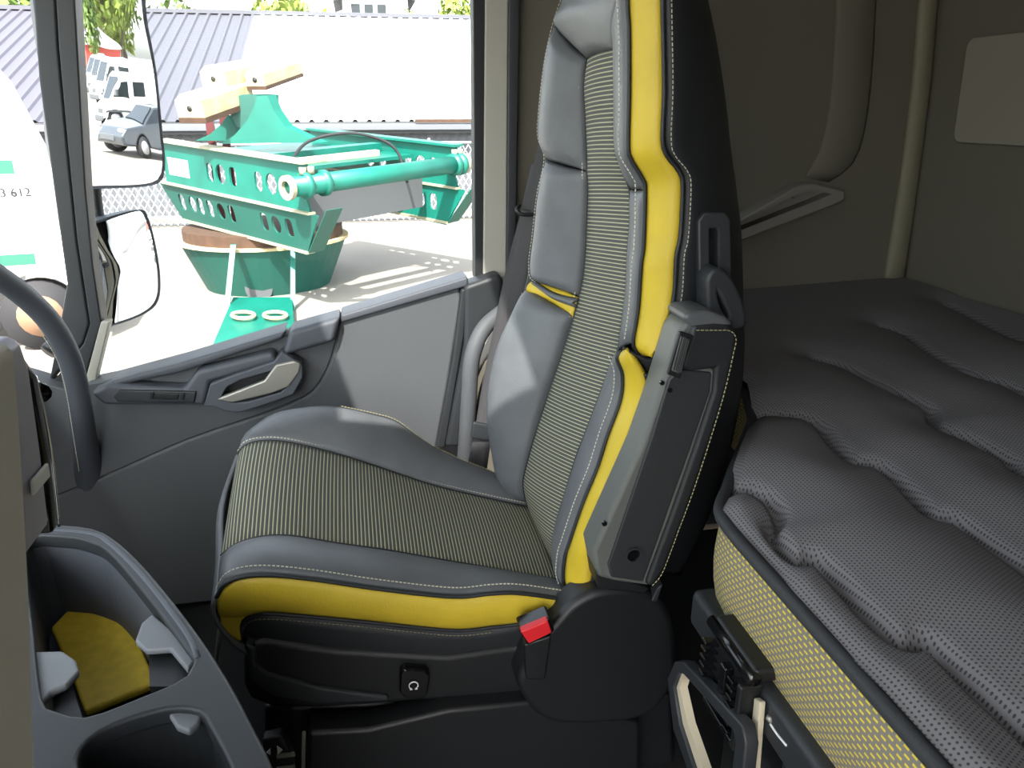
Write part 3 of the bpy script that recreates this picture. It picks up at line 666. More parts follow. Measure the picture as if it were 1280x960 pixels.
for i in range(ny_-1):
    for k in range(4): fs.append((i*5+k, i*5+k+1, (i+1)*5+k+1, (i+1)*5+k))
fs = [f[::-1] for f in fs]
obj('side_cloth', vs_, fs, 'dash_weave', MT, smooth=True, uvs=uv)
tube('edge_piping', [Vector((float(front_x(y))-.001, float(y), .684)) for y in np.linspace(1.6, -.6, 70)], .009, 'piping', MT, 10, n=200)
box('underside', (.74, -.64, .545), (1.505, 1.89, .60), 'piping', MT)

BR = empty('bunk_frame', (.5, .3, 0)); tag(BR, 'black bunk base rail under the quilted mattress', 'bunk base')
box('rail', (.430, -.64, .490), (.47, .862, .551), 'plastic_dark', BR, bevel=.012, seg=4)
box('lower_rail', (.445, -.64, .40), (.49, .62, .50), 'plastic_dark', BR, bevel=.006, seg=2)
box('deck', (.76, -.64, .47), (1.5, 1.88, .544), 'plastic_black', BR)
box('cross_board', (.47, -.64, .50), (.76, .85, .544), 'plastic_black', BR)
# pull pin printed in white on the rail
lp = tube('zip_cord', [W(963, 905, X=.4295), W(971, 917, X=.4295), W(983, 932, X=.4295)], .0016, 'print_white', BR, 6)
tube('zip_tag', [W(960, 893, X=.4295), W(962, 899, X=.4285), W(964, 904, X=.4295)], .0035, 'metal_silver', BR, 8, radii=[.001, .0045, .001])

CL = empty('comb_clip', (.44, .72, .5)); tag(CL, 'small black comb shaped hook clip hanging over the bunk rail', 'clip')
ca, cb = W(905, 775, X=.415), W(962, 828, X=.415)
y0, y1 = .655, .765
box('clip_top', (.418, y0, .556), (.478, y1, .578), 'plastic_black', CL, bevel=.007, seg=3)
tube('hinge_pin', [Vector((.418, y0-.002, .566)), Vector((.418, y1+.002, .566))], .009, 'plastic_gloss', CL, 12)
box('back_plate', (.418, y0+.008, .455), (.430, y1-.006, .565), 'plastic_black', CL, bevel=.003)
box('side_cheek', (.402, y0, .458), (.432, y0+.010, .556), 'plastic_black', CL, bevel=.003)
for side, yy in (('', y1-.022), ('', y0+.014)):
    for k in range(7):
        z = .545-.0125*k
        box('tooth', (.398, yy, z), (.419, yy+.014, z+.004), 'plastic_gloss', CL, bevel=.001, rot=Matrix.Rotation(R_(20), 3, 'Y'))
box('centre_rib', (.405, .70, .475), (.419, .715, .545), 'plastic_gloss', CL, bevel=.003)
box('foot_bar', (.403, y0+.012, .458), (.419, y1-.02, .466), 'plastic_gloss', CL, bevel=.002)

# framed storage drawer under the bunk
DR = empty('drawer_front', (.43, .7, .3)); tag(DR, 'black framed storage opening with cream inner lip under the bunk rail', 'storage frame')
def XP(xc, *pts): return [W(x, y, X=xc) for x, y in pts]
fo = XP(.40, (838, 850), (847, 829), (858, 830), (893, 868), (930, 908), (934, 930), (925, 1010), (880, 1010), (845, 910))
fi = XP(.40, (843, 858), (850, 838), (857, 840), (888, 874), (921, 912), (924, 928), (915, 1000), (882, 1000), (851, 905))
fc = XP(.40, (848, 860), (853, 843), (857, 844), (886, 876), (918, 914), (921, 928), (912, 998), (890, 998), (858, 905))
def yz(pts): return [(p.y, p.z) for p in pts]
plate('outer_frame', yz(fo), [yz(fi)], .012, (.405, 0, 0), (0, 1, 0), (0, 0, 1), 'plastic_dark', DR, bevel=.003)
plate('cream_lip', yz(fi), [yz(fc)], .012, (.408, 0, 0), (0, 1, 0), (0, 0, 1), 'beige', DR)
box('frame_body', (.47, .50, .05), (.6, .80, .39), 'floor_dark', DR, bevel=.01)
BP = prism('bracket_post', XP(.42, (942, 872), (950, 878), (940, 1010), (928, 1010)), (.008, 0, 0), 'beige', None, bevel=.002)
tag(BP, 'slim cream metal bracket standing below the bunk rail', 'bracket')

# ================================================================== dashboard side
CN = empty('centre_console', (-.4, .4, .4)); tag(CN, 'grey cloth covered centre dash panel beside the cup tray', 'dash panel')
def prof(Yc, *pts): return PL(Yc, *pts)
prism('cloth_panel', PL(.5, (-60, 418), (-20, 424), (8, 428), (18, 438), (25, 520), (32, 640), (38, 760), (42, 900), (46, 1080), (-60, 1080)), (0, -.40, 0), 'cloth_grey', CN, bevel=.008, seg=3)
prism('bezel', PL(.56, (-60, 418), (10, 418), (26, 424), (38, 460), (52, 560), (63, 655), (-60, 655)), (0, -.05, 0), 'bezel_violet', CN, bevel=.005, seg=3)
prism('screen_edge', PL(.575, (-60, 430), (20, 430), (48, 470), (64, 560), (73, 658), (-60, 662)), (0, -.012, 0), 'plastic_gloss', CN, bevel=.003)
tube('chrome_line', PL(.577, (44, 470), (58, 530), (67, 590), (74, 658)), .0012, 'chrome', CN, 6)
prism('side_button', PL(.56, (56, 578), (61, 578), (64, 595), (58, 597)), (0, -.03, 0), 'print_white', CN, bevel=.002)
tube('knob', P3((46, 486, .60), (52, 492, .585)), .007, 'plastic_gloss', CN, 10)
prism('lower_body', PL(.52, (-60, 655), (46, 655), (46, 1100), (-60, 1100)), (0, -.42, 0), 'plastic_dark', CN, off0=(0, -.02, 0))

# cup tray: horizontal rim with two openings
CT = empty('cup_tray', (-.3, .8, .5)); tag(CT, 'dark two cup storage tray with yellow rubber bottom beside the dash', 'cup tray')
ZT = .62
def ZP(z, *pts): return [W(x, y, Z=z) for x, y in pts]
rim_o = spline(ZP(ZT, (-20, 660), (60, 660), (110, 664), (140, 678), (180, 716), (235, 785), (275, 845), (305, 900), (345, 990), (330, 1060), (200, 1080), (20, 1080), (-20, 900)), 70, True)
hole1 = spline(ZP(ZT, (30, 680), (80, 671), (115, 678), (140, 692), (190, 750), (246, 824), (246, 832), (232, 853), (175, 878), (110, 902), (70, 896), (48, 880), (38, 800)), 60, True)
hole2 = spline(ZP(ZT, (92, 965), (120, 918), (200, 888), (250, 888), (268, 910), (300, 980), (280, 1040), (150, 1050)), 40, True)
def xy(p): return [(v.x, v.y) for v in p]
plate('rim', xy(rim_o), [xy(hole1), xy(hole2)], .014, (0, 0, ZT-.007), (1, 0, 0), (0, 1, 0), 'plastic_dark', CT, bevel=.004)
tube('rim_bead', [p+Vector((0, 0, .001)) for p in ZP(ZT, (45, 664), (110, 669), (136, 681), (178, 722), (232, 792), (248, 825))], .0045, 'plastic_slate', CT, 8)
def well(name, loop, depth, shrink, m):
    c = sum(loop, Vector())/len(loop); n = len(loop); vs_ = list(loop)+[c.lerp(p, shrink)+Vector((0, 0, -depth)) for p in loop]
    fs = [(i, (i+1) % n, (i+1) % n+n, i+n) for i in range(n)]+[tuple(range(2*n-1, n-1, -1))]
    return obj(name, vs_, fs, m, CT, smooth=False, solid=.004, off=1)
well('cup_well', hole1, .15, .93, 'plastic_slate'); well('cup_well', hole2, .15, .93, 'plastic_dark')
mz = ZT-.135
ym = ZP(mz, (66, 792), (104, 752), (116, 747), (130, 752), (168, 795), (186, 835), (196, 862), (108, 898), (95, 862))
prism('yellow_bottom', ym, (0, 0, .012), 'yellow_mat', CT, bevel=.004)
for pts in (((252, 824), (192, 774), (178, 786), (170, 808), (184, 820), (214, 818), (236, 845)), ((44, 822), (80, 821), (96, 832), (101, 846), (85, 864), (66, 872), (52, 890)), ((205, 888), (254, 898), (250, 912), (238, 922), (222, 916))):
    prism('cup_grip', [p for p in ZP(ZT-.012, *pts)], (0, 0, .009), 'plastic_mid', CT, bevel=.003)
for pts in (((186, 818), (216, 815), (236, 842), (220, 858), (187, 858)), ((66, 872), (90, 858), (104, 900), (68, 892))):
    prism('grip_block', ZP(ZT-.016, *pts), (0, 0, -.06), 'plastic_black', CT)
o_ = prism('tray_skirt', [p+Vector((0, 0, -.013)) for p in rim_o], (0, 0, -.03), 'plastic_dark', CT)
bpy.data.objects.remove(o_)
vs_ = [p+Vector((0, 0, -.012)) for p in rim_o]+[p+Vector((-.05, 0, -.6)) for p in rim_o]; n = len(rim_o)
obj('tray_skirt', vs_, [(i, (i+1) % n, (i+1) % n+n, i+n) for i in range(n)], 'plastic_dark', CT, smooth=True, solid=.004)

# passenger dash behind, mostly hidden
DP = empty('passenger_dash', (-.85, 1.1, .3)); tag(DP, 'slate dashboard top in front of the passenger seat', 'dashboard')
prism('dash_body', [(-.995, .55, .35), (-.74, .55, .40), (-.72, .55, .60), (-.78, .55, .72), (-.995, .55, .74)], (0, 1.16, 0), 'plastic_slate', DP, bevel=.02, seg=3)
GH = empty('dash_grab_handle', W(112, 580, Y=1.62)); tag(GH, 'slate leather grab handle curving down at the windscreen pillar', 'grab handle')
hp = P3((-60, 318, 1.42), (-15, 338, 1.46), (30, 370, 1.52), (62, 402, 1.56), (84, 440, 1.60), (95, 480, 1.63), (102, 525, 1.66), (110, 580, 1.745), (116, 640, 1.81), (120, 680, 1.86))
tube('grip', hp, .021, 'plastic_slate', GH, 16, n=50, radii=[.021, .021, .021, .022, .023, .025, .028, .034, .036, .03])
stitch('stitching', [p+Vector((-.012, -.026, -.006)) for p in hp[3:8]], GH, 'thread', r=.0008)

# ================================================================== exterior: yard
gr = obj('yard_ground', [(-150, 1.95, GZ), (700, 1.95, GZ), (700, 400, GZ), (-150, 400, GZ), (700, -300, GZ), (-150, -300, GZ)], [(0, 1, 2, 3), (5, 4, 1, 0)], 'ground')
struct(gr); gr.name = 'floor_yard'

# mirrors on their arm
MA = empty('mirror_arm', W(120, 300, Y=1.98)); tag(MA, 'black mirror arm outside the front window pillar', 'mirror arm')
def on_plane(x, y, p0, n):
    d = ray(x, y); return CAM+d*((p0-CAM).dot(n)/d.dot(n))
def mirror(name, label, c_px, Yc, n, glass_px, house_px, bulge, depth):
    p0 = W(c_px[0], c_px[1], Y=Yc); n = Vector(n).normalized()
    E_ = empty(name, p0); tag(E_, label, 'mirror', 'truck door mirrors')
    gl = spline([on_plane(x, y, p0, n) for x, y in glass_px], 64, True); c = sum(gl, Vector())/len(gl)
    rings = 14; vs_ = [c+n*bulge]; fs = []
    for r in range(1, rings+1):
        t = r/rings; vs_ += [c.lerp(p, t)+n*bulge*(1-t*t) for p in gl]
    N = 64
    fs += [(0, 1+i, 1+(i+1) % N) for i in range(N)]
    for r in range(rings-1):
        a = 1+r*N; fs += [(a+i, a+N+i, a+N+(i+1) % N, a+(i+1) % N) for i in range(N)]
    obj('mirror_glass', vs_, fs, 'mirror', E_, smooth=True)
    ho = spline([on_plane(x, y, p0, n) for x, y in house_px], 64, True); hc_ = sum(ho, Vector())/64
    back = [hc_.lerp(p, .82)-n*depth for p in ho]
    vs_ = [p+n*.004 for p in ho]+[p-n*depth*.6 for p in ho]+back; fs = []
    for k in range(2): fs += [(k*N+i, k*N+(i+1) % N, (k+1)*N+(i+1) % N, (k+1)*N+i) for i in range(N)]
    fs.append(tuple(range(2*N, 3*N)))
    vs_ += [p-n*.003 for p in gl]; fs += [(i, 3*N+i, 3*N+(i+1) % N, (i+1) % N) for i in range(N)]
    obj('housing', vs_, fs, 'plastic_slate', E_, smooth=False)
    return p0, n, c
m1 = mirror('main_mirror', 'tall flat truck mirror outside the front of the door window', (150, 110), 1.99, (.87, -.49, -.042),
 [(86, -60), (162, -60), (180, 30), (192, 90), (200, 170), (203, 200), (199, 222), (180, 230), (130, 232), (107, 231), (104, 215), (97, 100)],
 [(70, -66), (166, -66), (183, 30), (194, 90), (202, 170), (205, 202), (201, 225), (181, 233), (120, 236), (98, 234), (88, 205), (80, 100)], .001, .09)
m2 = mirror('wide_mirror', 'small convex truck mirror below the tall door mirror', (150, 340), 1.99, (.80, -.60, .07),
 [(101, 291), (130, 277), (172, 264), (180, 270), (190, 300), (197, 345), (194, 375), (175, 392), (135, 406), (122, 406), (114, 385), (106, 340)],
 [(92, 290), (128, 273), (172, 262), (182, 268), (192, 300), (199, 345), (196, 377), (176, 394), (136, 408), (112, 408), (103, 385), (95, 330)], .006, .06)
tube('stay', P3((118, 225, 2.04), (120, 250, 2.04), (124, 280, 2.03)), .014, 'plastic_black', MA, 10)
tube('stay', P3((110, -60, 2.06), (105, -20, 2.05), (100, 60, 2.05), (112, 225, 2.06)), .02, 'plastic_black', MA, 10)
tube('stay', P3((60, 440, 1.90), (95, 405, 1.97), (112, 370, 2.02)), .02, 'plastic_black', MA, 10)
def WM(x, y, z, mr=m1):                         # ground point seen in a mirror at a given pixel
    p0, n, c = mr; d = ray(x, y); hit = CAM+d*((p0-CAM).dot(n)/d.dot(n)); r = d-n*(2*d.dot(n))
    return hit+r*((z-hit.z)/r.z)

# ------------------------------------------------------------------ green machine
MC = empty('green_machine', (-1.6, 12.2, GZ)); tag(MC, 'green steel loader frame standing on a round drum base outside', 'machine')
ang = R_(50)
a = Vector((-math.cos(ang), math.sin(ang), .052)).normalized(); b = Vector((math.sin(ang), math.cos(ang), .038)).normalized()
N0 = W(385, 205, Y=10.1); La, Lb = 3.55, 2.75
dn = Vector((0, 0, -1)); upm = Vector((0, 0, 1))
def side(org, inward):
    """one long side: upper plate, mid flange, lower inclined plate, flanges; org is the right upper corner"""
    # plate coordinates: u runs to the left along a, v up
    H1, H2 = .62, .52
    def slots(u, v, s=1): return [ell(u, v, .055*s, .13*s, 14, .6), ell(u+.22*s, v, .085*s, .14*s, 18), ell(u+.44*s, v, .06*s, .13*s, 14, .6)]
    hs = [h for u, k in ((.53, 0), (.81, 1), (1.10, 0), (1.70, 0), (2.01, 1), (2.28, 0)) for h in [ell(u, -.33, .085, .13, 14, .6) if not k else ell(u, -.33, .12, .14, 18)]]
    plate('upper_plate', [(0.02, 0), (La, 0), (La, -H1), (.02, -H1), (.12, -.3)], hs, .03, org, a, upm, 'green', MC)
    if inward < 0: prism('decal', [org+a*u+upm*v-b*.018 for u, v in ((2.85, -.22), (3.42, -.22), (3.42, -.47), (2.85, -.47))], b*.004, 'print_white', MC)
    prism('top_flange', [org+a*0-b*.10*1, org+a*La-b*.10, org+a*La+b*.10, org+b*.10], upm*.035, 'edge_pale' if inward < 0 else 'green', MC)
    o2 = org-upm*H1
    prism('mid_flange', [o2-b*.07, o2+a*(La+.1)-b*.07, o2+a*(La+.1)+b*.05, o2+b*.05], upm*.03, 'edge_pale', MC)
    tilt = (upm-b*.32*(-inward)*-1).normalized() if inward < 0 else upm
    hs = [h for u, k in ((.56, 0), (.85, 1), (1.12, 0), (1.91, 0), (2.18, 1), (2.47, 0), (2.73, 0), (2.95, 1), (3.25, 0)) for h in [ell(u, -.25, .08, .125, 14, .6) if not k else ell(u, -.25, .10, .12, 18)]]
    plate('lower_plate', [(-.12, 0), (La+.25, 0), (La-.15, -H2), (.30, -H2-.06)], hs, .03, o2+b*.0, a, (upm+b*(-.16)).normalized() if inward < 0 else upm, 'green_shaded' if inward < 0 else 'green', MC)
    o3 = o2-upm*H2+b*(.09 if inward < 0 else 0)
    prism('bottom_flange', [o3+a*.25-b*.05, o3+a*(La-.15)-b*.05, o3+a*(La-.15)+b*.08, o3+a*.25+b*.08], upm*-.035, 'edge_pale', MC)
    # slanting end plate
    e0, e1 = o2+upm*.10-a*.30, o3+a*.28-upm*.03
    prism('end_plate', [e0-b*.02, e1-b*.02, e1+b*.24, e0+b*.24], a*-.03, 'green_shaded', MC, bevel=.01)
side(N0, -1)
side(N0+b*Lb, 1)
tc_ = W(380, 232, Y=10.05)
tube('cross_tube', [tc_-b*.22, tc_+b*(Lb+.2)], .125, 'green', MC, 20)
for s in (-.24, Lb+.19):
    p = tc_+b*s; u1 = b.cross(upm).normalized(); u2 = u1.cross(b)
    plate('tube_mouth', ell(0, 0, .15, .15, 24), [ell(0, 0, .085, .085, 20)], .06, p, u1, u2, 'edge_pale', MC)
    prism('tube_bore', [p+b*(.02 if s < 0 else -.02)+u1*x+u2*y for x, y in ell(0, 0, .086, .086, 20)], b*.004, 'rust', MC)
for s in (.02, .30, Lb-.02, Lb+.1):
    p = tc_+b*s; tube('clamp_ring', [p-b*.035, p+b*.035], .165, 'green', MC, 20)
for s in (.0, .12, Lb, Lb+.12): tube('clamp_bolt', [tc_+b*s+upm*.13, tc_+b*s+upm*.22], .045, 'edge_pale', MC, 8)
# deck between the sides
dk0 = N0-upm*.18
prism('deck', [dk0+a*.9+b*.1, dk0+a*La+b*.1, dk0+a*La+b*(Lb-.1), dk0+a*.9+b*(Lb-.1)], upm*-.05, 'green', MC)
prism('deck_beam', [dk0+a*1.5+b*.15+upm*.0, dk0+a*1.5+b*Lb*.93, dk0+a*1.7+b*Lb*.93, dk0+a*1.7+b*.15], upm*.13, 'green', MC)
prism('deck_beam', [dk0+a*1.15+b*.3, dk0+a*1.15+b*Lb*.8, dk0+a*1.25+b*Lb*.8, dk0+a*1.25+b*.3], upm*.08, 'timber', MC)
prism('inner_web', [dk0+a*.6+b*.2-upm*.3, dk0+a*.6+b*(Lb-.2)-upm*.3, dk0+a*.6+b*(Lb-.2)-upm*.75, dk0+a*.6+b*.2-upm*.75], a*.04, 'shed_dark', MC)  # shadow inside the frame is put into this dark grey
# curved fin gussets
for off_, key in ((1.05, 'green'), (1.75, 'green')):
    Yf = 11.7 if off_ < 1.5 else 12.4
    fin = [(272, 180), (292, 170), (308, 152), (318, 132), (321, 120), (334, 119), (342, 138), (356, 158), (386, 172), (400, 178)] if off_ < 1.5 else [(244, 176), (262, 168), (276, 156), (284, 144), (290, 152), (300, 176)]
    prism('curved_fin', PL(Yf, *fin), b*.14, key, MC)
prism('fin_head', PL(11.9, (290, 122), (304, 118), (322, 119), (322, 150), (312, 165), (296, 158), (286, 140)), b*.35, 'green_shaded', MC)
# drum base
dc = Vector((-1.52, 12.55, GZ))
dr = W(420, 300, Y=12.6).x-dc.x
def drum(name, r0, r1, z0, z1, m, seg=40):
    vs_ = [dc+Vector((r*math.cos(2*math.pi*i/seg), r*math.sin(2*math.pi*i/seg), z)) for z, r in ((z0, r0), (z1, r1)) for i in range(seg)]
    fs = [(i, (i+1) % seg, (i+1) % seg+seg, i+seg) for i in range(seg)]+[tuple(range(seg))[::-1], tuple(range(seg, 2*seg))]
    return obj(name, vs_, fs, m, MC, smooth=False)
drum('drum_base', .95, 1.25, 0, .72, 'green_shaded')
drum('turntable_ring', 1.29, 1.29, .72, .76, 'timber'); drum('turntable_ring', 1.2, 1.2, .76, .92, 'rust')
plate('drum_arch', ell(0, .28, .2, .3, 20, .5), [], .04, dc+Vector((-.05, -.97, 0)), (1, 0, 0), (0, 0, 1), 'shed_dark', MC)
for x in (291, 366): prism('front_strut', [W(x-3, 306, Y=11.2), W(x+4, 306, Y=11.2), W(x-6, 405, Y=10.5), W(x-13, 405, Y=10.5)] if x < 300 else [W(x-3, 308, Y=11.2), W(x+3, 308, Y=11.2), W(x+3, 410, Y=10.5), W(x-3, 410, Y=10.5)], (0, .06, 0), 'green', MC)
# loading ramp in front of the drum
RP = empty('loading_ramp', W(320, 410, Z=GZ)); tag(RP, 'worn green steel ramp plate lying below the green machine', 'ramp')
prism('ramp_plate', [W(292, 375, Z=GZ+.10), W(365, 375, Z=GZ+.10), W(372, 455, Z=GZ+.03), W(258, 455, Z=GZ+.03)], (0, 0, .04), 'green', RP)
for c in ((304, 394), (344, 394)): tube('rope_eye', [W(c[0]+14*math.cos(t), c[1]+4*math.sin(t), Z=GZ+.16) for t in (2*math.pi*i/12 for i in range(12))], .025, 'timber', RP, 6, closed=True)
# black hose lying on the deck
hs_ = tube('deck_hose', [dk0+a*.8+b*.3+upm*.10, dk0+a*1.0+b*.8+upm*.32, dk0+a*.8+b*1.4+upm*.40, dk0+a*.5+b*1.9+upm*.2, dk0+a*.35+b*2.0-upm*.3], .022, 'rubber')
tag(hs_, 'thin black hose looping over the green machine deck', 'hose')
# weathered beams resting on the fin
def beam(label, pl, Yb, th, side_m='timber'):
    E_ = empty('weathered_beam', W(pl[0][0], pl[0][1], Y=Yb)); tag(E_, label, 'beam', 'weathered beams on the green machine')
    top_, end_, bot_ = pl
    return E_
def beam_box(label, p0, p1, w_, h_, notch=True):
    p0, p1 = Vector(p0), Vector(p1); t = (p1-p0).normalized(); s = t.cross(upm).normalized(); u = s.cross(t)
    E_ = empty('weathered_beam', p0); tag(E_, label, 'beam', 'weathered beams on the green machine')
    q = [(-.5, -.5), (.5, -.5), (.5, .25), (.25, .5), (-.25, .5), (-.5, .25)]
    prism('beam_body', [p0+s*x*w_+u*y*h_ for x, y in q], p1-p0, 'timber', E_, bevel=.01)
    prism('beam_sole', [p0+s*x*w_*1.02+u*y*h_ for x, y in ((-.5, -.72), (.5, -.72), (.5, -.5), (-.5, -.5))], p1-p0, 'rust', E_)
    tube('bolt_hole', [p0-t*.004-u*h_*.1, p0+t*.01-u*h_*.1], .04, 'rubber', E_, 10)
    return E_
beam_box('lowest weathered cream beam on the left of the green machine', W(236, 133, Y=11.3), W(300, 112, Y=12.3), .42, .30)
beam_box('upper weathered cream beam crossing above the green machine', W(266, 96, Y=11.9), W(330, 84, Y=12.9), .42, .28)
beam_box('right hand weathered cream beam above the green machine', W(318, 98, Y=12.0), W(366, 82, Y=13.0), .30, .22)
for x, lab in ((259, 'left dark red steel post propping the weathered beams'), (277, 'right dark red steel post propping the weathered beams')):
    p = W(x, 128, Y=12.6); tag(box('red_post', (p.x-.055, 12.55, GZ+.9), (p.x+.055, 12.65, p.z), 'red_post'), lab, 'post', 'red posts at the machine')
# ------------------------------------------------------------------ fence
FY = 19.2
FE = empty('chain_link_fence', (-3, FY, GZ)); tag(FE, 'galvanised chain link fence behind the green machine', 'fence')
x0, x1, hF = -9.5, 4.5, 1.75; vs_, fs = [], []; stp, r = .15, .012
def wire_seg(p, q):
    p, q = Vector(p), Vector(q); t = (q-p).normalized(); nx = Vector((0, 1, 0)); nz = t.cross(nx); k = len(vs_)
    for c in (p, q):
        for s_ in (nx, nz, -nx, -nz): vs_.append(c+s_*r)
    fs.extend([(k+i, k+(i+1) % 4, k+4+(i+1) % 4, k+4+i) for i in range(4)])
for i in range(int((x1-x0)/stp)):
    x = x0+i*stp
    wire_seg((x, FY, GZ+.05), (x+hF*.6, FY, GZ+.05+hF)); wire_seg((x+hF*.6, FY+.012, GZ+.05), (x, FY+.012, GZ+.05+hF))
tag(obj('wire_mesh', vs_, fs, 'wire', FE), kind='stuff')
for x in np.arange(x0, x1+.1, 2.8): tube('fence_post', [(x, FY+.05, GZ), (x, FY+.05, GZ+1.95)], .035, 'wire', FE, 10)
tube('top_rail', [(x0, FY+.05, GZ+1.85), (x1+1, FY+.05, GZ+1.85)], .028, 'wire', FE, 8)
tube('bottom_rail', [(x0, FY+.03, GZ+.06), (x1+1, FY+.03, GZ+.06)], .025, 'shed_dark', FE, 8)

# ------------------------------------------------------------------ shed with sheet metal roof
SY = 21.0
eave = W(300, 152, Y=SY).z; ry = SY+9.0; ridge = W(300, 18, Y=ry).z
SH = empty('metal_shed', (-3, SY, GZ)); tag(SH, 'long low shed with ribbed sheet metal roof behind the fence', 'shed')
slope = Vector((0, ry-SY, ridge-eave)); sl_n = Vector((0, -slope.z, slope.y)).normalized()
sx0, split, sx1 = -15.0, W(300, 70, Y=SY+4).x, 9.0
def roof_sheet(xa, xb, m, pitch=.36):
    xs = []; x = xa
    prof_ = []
    while x < xb-1e-6:
        for dx, h in ((0, 0), (.55, 0), (.66, .055), (.86, .055), (.97, 0)):
            prof_.append((min(x+dx*pitch, xb), h))
        x += pitch
    prof_.append((xb, 0)); vs_ = []
    for e in (0, 1):
        for px_, h in prof_: vs_.append(Vector((px_, SY, eave))+slope*e+sl_n*h)
    n = len(prof_); return obj('roof_sheet', vs_, [(i, i+1, i+1+n, i+n) for i in range(n-1)], m, SH, solid=.01)
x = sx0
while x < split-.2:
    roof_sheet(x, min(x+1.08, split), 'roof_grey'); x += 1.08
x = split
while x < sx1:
    roof_sheet(x, x+1.08, 'roof_glare'); x += 1.08
box('ridge_cap', (sx0, ry-.15, ridge), (sx1, ry+.15, ridge+.12), 'roof_grey', SH)
box('gutter', (sx0, SY-.16, eave-.22), (sx1, SY-.02, eave-.06), 'shed_wall', SH, bevel=.02)
box('fascia', (sx0, SY, eave-.3), (sx1, SY+.03, eave-.02), 'shed_dark', SH)
vs_, fs = [], []; n = 0
for i, x in enumerate(np.arange(sx0, sx1, .11)):
    h = .03*(1 if i % 2 else -1)
    vs_ += [Vector((x, SY+.35+h, GZ)), Vector((x, SY+.35+h, eave+.1))]
obj('ribbed_wall', vs_, [(2*i, 2*i+2, 2*i+3, 2*i+1) for i in range(len(vs_)//2-1)], 'shed_wall', SH)
# lower lean-to strip with rust along the eave
box('rust_flashing', (1.5, SY-.2, eave-.03), (6.5, SY-.12, eave+.05), 'rust', SH)

# ------------------------------------------------------------------ house far behind
HS = empty('far_house', (4, 60, 2)); tag(HS, 'distant pale house with dark gable roof above the shed', 'house')
hx0, hx1 = W(428, 10, Y=60).x, W(510, 10, Y=60).x; hz_ = W(450, 17, Y=60).z
box('wall', (hx0, 60, GZ), (hx1, 66, hz_+1.4), 'house_wall', HS)
prism('roof', [(hx0-.6, 59.4, hz_+1.0), (hx0+(hx1-hx0)*.72, 59.4, hz_+2.3), (hx1+.5, 59.4, hz_+1.1), (hx1+.5, 59.4, hz_+.8), (hx0+(hx1-hx0)*.72, 59.4, hz_+2.0), (hx0-.6, 59.4, hz_+.7)], (0, 7, 0), 'shed_dark', HS)
for i in range(3): box('window', (hx0+.6+i*.9, 59.93, hz_-.1), (hx0+1.2+i*.9, 60.0, hz_+.6), 'window_dark', HS)

# ------------------------------------------------------------------ trees
def crown_mesh(seed, n=1700):
    rs = random.Random(seed); vs_, fs = [], []
    blobs = [(rs.uniform(-.55, .55), rs.uniform(-.55, .55), rs.uniform(-.5, .6), rs.uniform(.35, .6)) for _ in range(9)]
    for _ in range(n):
        bx, by, bz, br = rs.choice(blobs); v = Vector((rs.gauss(0, 1), rs.gauss(0, 1), rs.gauss(0, 1))).normalized()*br*rs.uniform(.65, 1.05)
        c = Vector((bx, by, bz))+v; u = Vector((rs.gauss(0, 1), rs.gauss(0, 1), rs.gauss(0, 1))).normalized(); w_ = u.cross(v.normalized()+Vector((.1, .2, .3))).normalized(); s_ = rs.uniform(.05, .10); k = len(vs_)
        vs_ += [c+u*s_, c+w_*s_*.6, c-u*s_, c-w_*s_*.6]; fs.append((k, k+1, k+2, k+3))
    return vs_, fs
crowns = [crown_mesh(s_) for s_ in (1, 2, 3)]
def tree(loc, h, rx, label, kind=0, leaf='leaf_a'):
    E_ = empty('leafy_tree', loc); tag(E_, label, 'tree', 'trees round the yard')
    vs_, fs = crowns[kind]; L = Vector(loc)
    o = obj('crown', [L+Vector((v.x*rx, v.y*rx, h*.56+v.z*h*.46)) for v in vs_], fs, leaf, E_); tag(o, kind='stuff')
    tube('trunk', [L, L+Vector((.1, 0, h*.3)), L+Vector((0, .1, h*.7))], .2, 'bark', E_, 8, radii=[.05*h*.5, .04*h*.5, .01*h])
def tree_px(x, ytop, Yd, rx, label, kind, leaf='leaf_a', base=GZ):
    p = W(x, ytop, Y=Yd); tree((p.x, Yd, base), (p.z-base), rx, label, kind, leaf)
tree_px(380, -22, 48, 3.0, 'leafy tree beside the distant house above the shed roof', 0, 'leaf_b')
tree_px(512, 3, 56, 1.5, 'small rounded tree at the right end of the distant house', 1, 'leaf_b')
tree_px(580, -12, 52, 2.4, 'light green tree above the shed near the window edge', 2, 'leaf_b')
tree_px(215, -20, 44, 2.6, 'dull green tree above the shed next to the tall mirror', 1, 'leaf_a')
tree_px(10, -30, 50, 6.0, 'dark green tree at the far left above the shed', 2, 'leaf_a')
tree_px(100, -30, 52, 5.0, 'green tree above the shed behind the windscreen pillar', 0, 'leaf_a')

